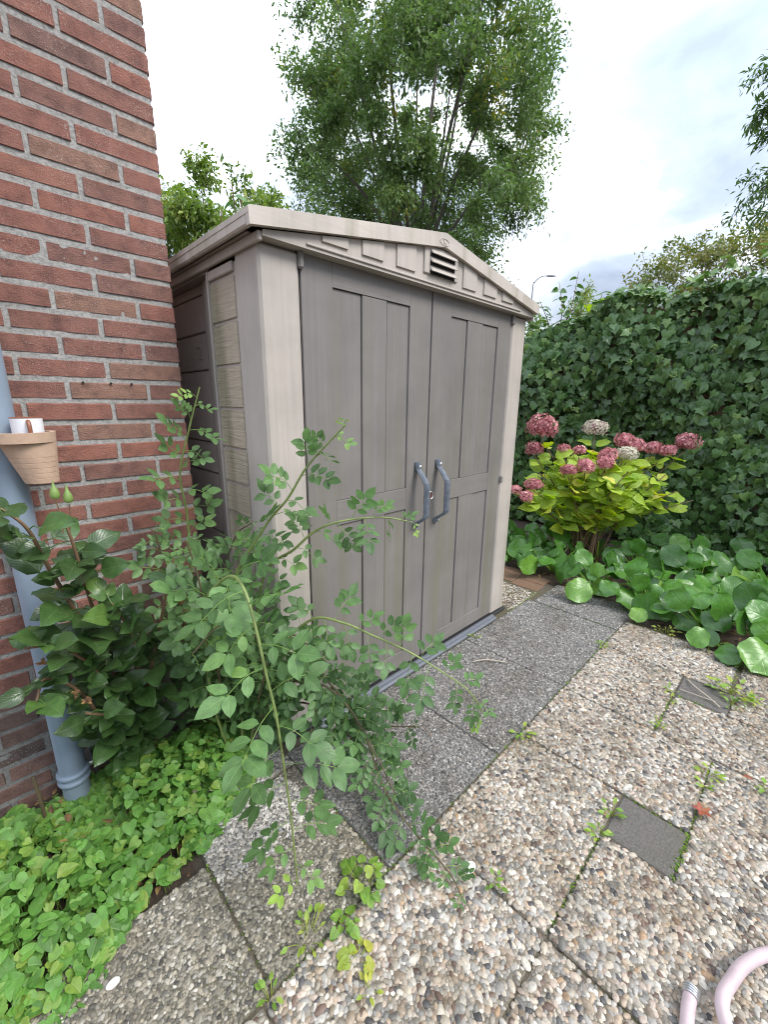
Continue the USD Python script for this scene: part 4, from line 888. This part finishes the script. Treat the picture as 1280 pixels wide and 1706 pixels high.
# ------------------------------------------------------------------ weeds in the joints, moss, small litter
WD = np.random.default_rng(91)
WL = [blade(1, .55, ovate, 4, 2, .2, .5, .4, .3, .1, k) for k in range(3)] 
def weed(x, y0, size, n, label, spread=.05, tint=.45, hearty=False, flat=False, height=.04):
    w = thing('weed', label, 'weed', (x, y0, GZ))
    for k in range(n):
        a = WD.uniform(0, 6.28); r = spread * math.sqrt(WD.random()); b0 = np.array([x + r * math.cos(a) * .35, y0 + r * math.sin(a) * .35, GZ - .006]); e = np.array([x + r * math.cos(a), y0 + r * math.sin(a), GZ + .004 + height * WD.uniform(.15, 1) * (1 - .5 * r / spread)])
        gg = Geo(); v, f = tube([b0, (b0 + e) / 2 + (0, 0, .004), e], .0009, 4); gg.add(v, f, np.full((len(v), 2), .25), .8)
        d_ = np.array([math.cos(a), math.sin(a), WD.uniform(-.3, .3)]); t, f, uv = place(HT[k % 7] if hearty else WL[k % 3], e, d_, unit(WD.normal(0, .25, 3) + (-.1, -.2, 1)), size * WD.uniform(.65, 1.2)); t[:, 2] = np.maximum(t[:, 2], GZ + .006)
        gg.add(t, f, uv, float(np.clip(WD.normal(tint, .14), 0, 1))); obj('leaf', gg, 'weed_leaf', w, smooth=True)
weed(-.965, -.620, .026, 24, 'largest heart-leaved weed at the corner below the fallen rose cane', .062, .38, True, height=.07)
weed(-1.066, -.655, .022, 14, 'heart-leaved weed in the joint left below the largest weed', .035, .42, True, height=.03)
weed(-1.152, -.610, .024, 16, 'pale green weed growing on the stained dark slab', .055, .60, height=.05)
weed(-1.090, -.735, .024, 12, 'weed with yellowing leaves on the pebbles near the bottom edge', .035, .85, True, height=.02)
weed(-1.105, -.800, .018, 8, 'tiny orange-tipped weed, lowest of the chain on the pebbles', .025, .9, height=.02)
weed(-1.280, -.648, .022, 7, 'small weed sprig in the joint at the bottom left of the pebble slabs', .025, .4, height=.03)
weed(-.682, -.882, .024, 8, 'round-leaved weed standing alone on the pebbles right of the fallen cane', .032, .35, height=.03)
weed(-.085, -.650, .034, 9, 'star-shaped weed in the middle of the grey slab edge joint', .036, .6, height=.02)
weed(-.200, -1.042, .022, 12, 'green weed at the far left corner of the near dark paver', .030, .45, height=.03)
weed(-.310, -1.040, .022, 14, 'bushier green weed left of the near dark paver', .032, .4, height=.03)
weed(.235, -1.246, .026, 12, 'bright green weed at the top of the long joint right of the near paver', .030, .6, height=.03)
weed(.165, -1.244, .022, 9, 'second weed down the long joint right of the near paver', .024, .6, height=.02)
weed(.905, -1.235, .040, 26, 'large leafy weed beside the far dark paver', .085, .55, height=.05)
weed(.79, -1.245, .024, 14, 'dark green weed at the lower corner of the far paver', .04, .2, height=.03)
weed(.895, -1.315, .030, 14, 'weed with drooping yellow-green leaves right of the far paver', .06, .75, height=.03)
weed(.405, -1.036, .022, 9, 'weed in the near end of the joint left of the far dark paver', .028, .5, height=.02)
weed(.62, -1.036, .020, 9, 'weed with an orange leaf midway along the joint to the far paver', .026, .75, height=.02)
weed(.700, -1.020, .022, 10, 'weed at the left corner of the far dark paver', .03, .5, height=.02)
weed(.405, -.068, .020, 9, 'small weed growing against the grey door sill', .03, .6, height=.02)
weed(.875, -.640, .022, 8, 'weed in the joint near the far end of the grey slabs', .03, .55, height=.015)
weed(1.335, -.860, .026, 14, 'yellowish weed at the bergenia bed edge near the slab corner', .06, .85, height=.03)
weed(1.335, -1.060, .030, 22, 'feathery green weed spilling from the bergenia bed onto the slab', .085, .6, height=.05)
weed(1.250, -1.240, .030, 18, 'light green weed at the bed corner below the largest bergenia leaf', .075, .6, height=.05)
weed(.300, -1.400, .026, 7, 'small green rosette on the pebbles near the right picture edge', .03, .4, height=.02)
weed(1.02, -1.42, .024, 9, 'lone green weed on the pebbles at the right edge past the far paver', .05, .5, height=.02)
weed(.02, -.37, .020, 4, 'tiny pale weed tip on the grey slab by the hanging cane', .02, .6, height=.02) if False else None
ms = Geo()
def mossline(x0, y0, x1, y1, n, w=.006):
    for k in range(n):
        q = WD.random(); p = np.array([x0 + (x1 - x0) * q + WD.normal(0, w), y0 + (y1 - y0) * q + WD.normal(0, w), GZ - .006])
        t, f, uv = place(WL[k % 3], p, unit(WD.normal(0, 1, 3) + (0, 0, .9)), unit(WD.normal(0, 1, 3) + (0, 0, .4)), WD.uniform(.005, .013)); ms.add(t, f, uv, float(np.clip(WD.normal(.35, .2), 0, 1)))
for a in ((-.58, -.640, 1.13, -.640, 420), (.36, -1.036, .69, -1.036, 200), (-.69, -1.044, -.29, -1.044, 220), (-.28, -1.244, .33, -1.244, 260), (-.29, -1.24, -.09, -1.24, 60), (-.088, -1.24, -.088, -1.05, 90), (.69, -1.2, .69, -1.04, 60),
          (1.136, -.63, 1.136, -.1, 120), (-.876, -.63, -.876, .0, 90), (-1.27, -.63, -1.27, -.25, 60), (-1.29, -.641, -.70, -.641, 160), (1.29, -1.2, 1.29, -.66, 160), (.9, -1.224, 1.29, -1.224, 90), (-.7, -.05, .7, -.05, 160), (.83, -.045, 1.3, -.03, 150)): mossline(*a)
obj('joint_moss', ms, 'weed_leaf', kind='stuff', label='low green moss and seedlings in the paving joints', cat='moss')
def small_tube(name, pts, r, m, label, cat_): 
    v, f = tube(spline(pts, 6), r, 7); obj(name, (v, f), m, smooth=True, label=label, cat=cat_)
small_tube('twig', [(.186, -.214, -.022), (.245, -.262, -.014), (.315, -.345, -.022)], .0026, 'twig_pale', 'pale curved twig lying on the grey slab before the doors', 'twig')
small_tube('twig', [(.86, -1.06, -.024), (.80, -1.10, -.012), (.76, -1.16, -.016), (.72, -1.21, -.02)], .0028, 'twig_pale', 'bent pale twig lying across the far dark paver', 'twig')
small_tube('twig', [(.74, -1.05, -.022), (.74, -1.12, -.018), (.75, -1.19, -.02)], .0018, 'twig_pale', 'thin straight twig on the far dark paver, left of the bent one', 'twig')
small_tube('twig', [(-.42, -.30, -.022), (-.38, -.34, -.014), (-.39, -.40, -.020)], .0018, 'stem_brown', 'thin dark twig on the grey slab below the hanging cane', 'twig')
gg = Geo()
for k in range(5):
    a = .6 + k * 1.25; t, f, uv = place(WL[k % 3], (.020, -1.258, GZ + .012), (math.cos(a), math.sin(a), .1), (0, 0, 1), .034); gg.add(t, f, uv, WD.random())
obj('fallen_leaf', gg, 'red_leaf', smooth=True, label='small red fallen leaf in the joint above the near paver', cat='leaf')
for (x, y0, s, lab, m_) in ((1.36, -.66, .055, 'curled orange-brown dead leaf at the corner of the grey slabs', 'dry_leaf'), (.313, -1.335, .035, 'dark red leaf scrap on pebbles at the right edge', 'red_leaf'), (1.50, -.20, .07, 'brown dead leaf under the bergenias beside the far grey slab', 'dry_leaf')):
    t, f, uv = place(RLy[0], (x, y0, GZ + .012), (WD.normal(), WD.normal(), .1), (0, 0, 1), s); obj('dead_leaf', Geo().add(t, f, uv, .8), m_, smooth=True, label=lab, cat='leaf')
for (x, y0, s, lab) in ((-.704, -.809, .013, 'large white pebble on the paving right of the fallen cane'), (-1.539, -.367, .009, 'white stone at the edge of the ground cover')):
    v, f = pebble_tpl(9, .6, 1.5, 2); obj('white_pebble', (v * s + (x, y0, GZ + .010), f), 'white_stone', smooth=True, label=lab, cat='pebble')

# ------------------------------------------------------------------ garden hose
hose = thing('garden_hose', 'pale pink garden hose lying on the pebbles at bottom right', 'hose', (-.45, -1.45, GZ))
hp = [(-.554, -1.333, -.008), (-.625, -1.338, -.010), (-.73, -1.36, -.012), (-.84, -1.42, -.012), (-.86, -1.52, -.012), (-.78, -1.56, -.010), (-.685, -1.48, .004), (-.571, -1.392, .010), (-.473, -1.399, .010), (-.388, -1.429, .006), (-.309, -1.480, -.004), (-.203, -1.585, -.010), (-.10, -1.75, -.012), (-.05, -2.0, -.013)]
v, f = tube(spline(hp, 10), .0140, 18); obj('tube', (v, f), 'hose_pink', hose, smooth=True)
c = Geo()
for k in range(4):
    q = np.array(hp[0]) + (-.004 - .0055 * k, -.0004 * k, 0); v, f = tube([q + (0, .0152 * math.cos(a), .0152 * math.sin(a)) for a in np.linspace(0, 2 * math.pi, 25)], .0024, 6, False); c.add(v, f)
obj('clip', c, 'steel', hose, smooth=True)

# ------------------------------------------------------------------ trees
def tree(name, label, cat_, base, z_fork, centre, radii, nclus, leaf, lmat, trunk_r, seed, per=200, clus=(.38, .62), nlimb=12, tints=(.1, .6), yellow=.02, droop=.35, group=None, flat_bottom=None, keep=None, wood='bark'):
    rng = np.random.default_rng(seed); base = np.array(base, float); C = np.array(centre, float); Rd = np.array(radii, float)
    t = thing(name, label, cat_, base, group=group)
    fork = np.array([base[0] + rng.normal(0, .05), base[1] + rng.normal(0, .05), z_fork])
    pts = []
    while len(pts) < nclus:
        u = rng.uniform(-1, 1, 3); r = np.linalg.norm(u)
        if r > 1 or r < .30: continue
        lim = .78 + .30 * fbm2((unit(u) * 1.9 + seed)[None], seed)[0] * 1.0
        if r > lim + .15: continue
        p = C + u * Rd
        if keep is not None and not keep(p): continue
        pts.append(p)
    pts = np.array(pts)
    wv = Geo(); v, f = tube(spline([base - (0, 0, .2), base + (.03, 0, (z_fork - base[2]) * .5), fork], 5), np.linspace(trunk_r * 1.25, trunk_r, 11), 10); 
    obj('trunk', (v, f), wood, t, smooth=True)
    nodes, nr = [fork], [trunk_r * .6]
    far_i = [int(rng.integers(len(pts)))]
    dmin = np.linalg.norm(pts - pts[far_i[0]], axis=1)
    for _ in range(nlimb - 1): far_i.append(int(np.argmax(dmin))); dmin = np.minimum(dmin, np.linalg.norm(pts - pts[far_i[-1]], axis=1))
    for i in far_i:
        e = pts[i]; mid = fork * .5 + e * .5 + np.array([0, 0, .10 * np.linalg.norm(e - fork)]) * (1 if e[2] < C[2] else -.2) + rng.normal(0, .08, 3)
        P = spline([fork, mid, e], 9); rad = np.linspace(trunk_r * .48, trunk_r * .07, len(P)); v, f = tube(P, rad, 7)
        obj('limb', (v, f), wood, t, smooth=True); nodes += list(P[2:]); nr += list(rad[2:])
    nodes, nr = np.array(nodes), np.array(nr)
    lf, br = Geo(), Geo(); B, D, U, S, TT = [], [], [], [], []
    for i, p in enumerate(pts):
        if i not in far_i:
            dd = np.linalg.norm(nodes - p, axis=1) + .5 * np.maximum(0, nodes[:, 2] - p[2]); j = int(np.argmin(dd)); a = nodes[j]
            P = spline([a, a * .5 + p * .5 + rng.normal(0, .06, 3) + (0, 0, .05), p], 4); v, f = tube(P, np.linspace(min(nr[j], trunk_r * .16), trunk_r * .035, len(P)), 5, False); br.add(v, f)
            nodes = np.vstack([nodes, P[3:-1]]); nr = np.append(nr, np.full(len(P[3:-1]), trunk_r * .06))
        cr = rng.uniform(*clus); tone = rng.normal(0, .07)
        out = unit((p - C) / Rd)
        for k in range(5):
            d0 = unit(out * .9 + rng.normal(0, .75, 3)); e = p + d0 * cr * rng.uniform(.7, 1.2) - np.array([0, 0, droop * cr * .5]); q0 = p - out * cr * .25
            P = np.array([q0, (q0 + e) / 2 + (0, 0, .12 * cr), e]); v, f = tube(P, [trunk_r * .03, trunk_r * .02, .003], 4, False); br.add(v, f)
            m = per // 5; w = rng.random(m) ** .8; pos = np.where(w[:, None] < .5, P[0] + (P[1] - P[0]) * w[:, None] * 2, P[1] + (P[2] - P[1]) * (w[:, None] * 2 - 1)) + rng.normal(0, .17 * cr, (m, 3))
            B.append(pos); D.append(unit(d0 * .5 + rng.normal(0, .6, (m, 3)) - (0, 0, droop))); U.append(unit(rng.normal(0, .55, (m, 3)) + (0, 0, 1))); S.append(leaf[0] * rng.uniform(.65, 1.25, m))
            ct = np.clip(rng.uniform(*tints, m) + tone, 0, .75); 
            if rng.random() < yellow: ct = np.clip(ct + .45, 0, 1)
            TT.append(ct)
    wd = leaf[1] / leaf[0]
    tp = []
    for k in range(3): v = np.array([(0, 0, 0), (wd * .5, .42, .05), (0, 1, -.14 - .04 * k), (-wd * .5, .42, .05), (0, .45, -.02)]); tp.append((v, np.array([(0, 1, 4), (1, 2, 4), (2, 3, 4), (3, 0, 4)]), np.array([(.5, 0), (1, .4), (.5, 1), (0, .4), (.5, .45)])))
    scatter(lf, tp, np.vstack(B), np.vstack(D), np.vstack(U), np.concatenate(S), np.concatenate(TT), rng)
    obj('branches', br, wood, t, smooth=True, kind='stuff'); obj('crown', lf, lmat, t, smooth=False)
    return t
tree('broadleaf_tree', 'tall green tree with fanned bare limbs rising behind the shed roof', 'tree', (6.60, 6.15, -.07), 4.1, (6.60, 6.10, 7.1), (2.85, 2.85, 4.4), 310, (.098, .042), 'tree_leaf', .125, 101, per=420, clus=(.40, .66), nlimb=26, yellow=.02, droop=.12)
tree('broadleaf_tree', 'dark tree reaching in from the right picture edge', 'tree', (11.2, -1.8, -.07), 2.2, (11.2, -1.8, 7.1), (2.6, 2.6, 4.1), 150, (.13, .042), 'tree_leaf', .16, 102, per=240, clus=(.35, .6), nlimb=10, tints=(.0, .4), yellow=0)
tree('small_tree', 'bright yellow-green small tree behind the left end of the shed roof', 'tree', (1.25, 4.95, -.07), 1.6, (1.25, 4.95, 2.95), (1.35, 1.1, 1.35), 140, (.075, .036), 'light_tree_leaf', .07, 103, per=300, clus=(.22, .38), nlimb=8, tints=(.15, .7), yellow=.05)
tree('small_tree', 'russet and green small tree above the hedge at the right', 'tree', (6.6, .15, -.07), 1.5, (6.6, .1, 2.75), (1.2, 1.35, .95), 75, (.06, .03), 'russet_leaf', .06, 104, per=240, clus=(.22, .38), nlimb=9, tints=(.0, .8), yellow=.05)
tree('small_tree', 'light green feathery young tree rising behind the middle of the hedge', 'tree', (5.0, 1.25, -.07), 1.2, (5.0, 1.2, 2.15), (.5, .55, .8), 34, (.05, .022), 'light_tree_leaf', .04, 105, per=200, clus=(.14, .24), nlimb=6, tints=(.2, .7))
tree('small_tree', 'green bushy tree behind the hedge beside the shed roof tip', 'tree', (5.2, 2.5, -.07), 1.2, (5.2, 2.5, 1.9), (.75, .75, .9), 40, (.07, .045), 'tree_leaf', .05, 106, per=200, clus=(.18, .3), nlimb=6, tints=(.2, .6))

RS = np.random.default_rng(61)
def shoot(name, label, cat_, base, tips, leafsz, n, lmat, tpl, tints, r=.006, group=None):
    t = thing(name, label, cat_, base, group=group)
    for tip_ in tips:
        b0 = np.array(base) + RS.normal(0, .02, 3) * (1, 1, 0); e = np.array(tip_); P = spline([b0, b0 * .5 + e * .5 + RS.normal(0, .03, 3), e], 6); v, f = tube(P, np.linspace(r, r * .4, len(P)), 6); obj('stem', (v, f), 'stem_brown', t, smooth=True)
        for k in range(n):
            w = .25 + .75 * (k + RS.random()) / n; p = P[min(int(w * (len(P) - 1)), len(P) - 1)] + RS.normal(0, .01, 3); a = k * 2.4 + RS.normal(0, .4)
            d_ = np.array([math.cos(a), math.sin(a), RS.uniform(-.6, .3)]); tv, f, uv = place(tpl[k % len(tpl)], p + unit(d_) * leafsz * .35, d_, unit(RS.normal(0, .35, 3) + (-.3, -.3, 1)), leafsz * RS.uniform(.6, 1.15))
            obj('leaf', Geo().add(tv, f, uv, float(RS.uniform(*tints))), lmat, t, smooth=True)
shoot('ivy_shoot', 'tall leafy shoots growing above the hedge top near the shed', 'shoots', (3.3, .95, 2.02), [(3.28, .98, 2.62), (3.33, .80, 2.70), (3.30, .62, 2.55), (3.22, 1.15, 2.45)], .075, 12, 'ivy_leaf', [heart(1.0, k, .1) for k in range(4)], (.35, .75))
shoot('ivy_shoot', 'thin shoots on the hedge top left of the russet tree', 'shoots', (3.35, .25, 2.14), [(3.35, .28, 2.52), (3.38, .10, 2.48), (3.30, .40, 2.44)], .05, 9, 'ivy_leaf', [heart(1.0, k, .1) for k in range(4)], (.3, .7))
shoot('ivy_shoot', 'light green climber shoots on the hedge top below the russet tree', 'shoots', (3.30, -.35, 2.20), [(3.22, -.30, 2.50), (3.30, -.50, 2.56), (3.18, -.62, 2.48), (3.28, -.15, 2.46)], .075, 11, 'ivy_leaf', [heart(1.0, k, .1) for k in range(4)], (.55, .95))
shoot('ivy_shoot', 'bright climber leaves on the hedge top at the right picture edge', 'shoots', (3.20, -.95, 2.28), [(3.10, -.80, 2.55), (3.15, -1.0, 2.62), (3.05, -1.1, 2.52), (3.2, -.7, 2.6)], .085, 11, 'ivy_leaf', [heart(1.0, k, .1) for k in range(4)], (.45, .9))
shoot('ivy_shoot', 'loose green shoots on the hedge top between the tall shoots and the feathery tree', 'shoots', (3.3, .55, 2.10), [(3.25, .50, 2.42), (3.30, .68, 2.38), (3.2, .38, 2.36)], .07, 9, 'hydrangea_leaf', [heart(1.0, k, .1) for k in range(4)], (.0, .3))
shoot('climber_sprig', 'dark leafy sprig standing above the left end of the shed roof', 'climber', (-.20, 1.30, 1.90), [(-.30, 1.22, 2.50), (-.22, 1.28, 2.46), (-.36, 1.25, 2.36)], .085, 11, 'rambler_leaf', [blade(1, .55, ovate, 6, 4, .2, .6, .2, .4, 0, k) for k in range(4)], (.05, .5))
shoot('climber_sprig', 'bright green creeping sprigs showing over the shed roof edge', 'climber', (.25, 1.45, 1.85), [(.10, 1.35, 2.20), (.28, 1.30, 2.16), (-.02, 1.4, 2.22)], .06, 10, 'weed_leaf', [blade(1, .6, ovate, 5, 4, .2, .5, .2, .4, 0, k) for k in range(4)], (.2, .6))

# ------------------------------------------------------------------ street lamp beyond the garden
lb = np.array([29.9, 15.5, -.07]); lamp = thing('street_lamp', 'distant grey street lamp with curved arm above the hedge', 'street lamp', lb)
aim = unit(np.array([.72, -.69, 0.]))
P = spline([lb, lb + (0, 0, 5), lb + (0, 0, 9.6), lb + aim * .12 + (0, 0, 10.15), lb + aim * .55 + (0, 0, 10.5), lb + aim * 1.0 + (0, 0, 10.58)], 8)
v, f = tube(P, np.linspace(.06, .03, len(P)), 10); obj('pole', (v, f), 'lamp_grey', lamp, smooth=True)
hc = lb + aim * 1.25 + np.array([0, 0, 10.56]); s = trimesh.creation.icosphere(subdivisions=2, radius=1.); w = s.vertices * (.38, .13, .075); w[:, 2] = np.maximum(w[:, 2], -.03)
w = np.column_stack([w[:, 0] * aim[0] - w[:, 1] * aim[1], w[:, 0] * aim[1] + w[:, 1] * aim[0], w[:, 2]]); obj('lamp_head', (w + hc, s.faces), 'lamp_grey', lamp, smooth=True)
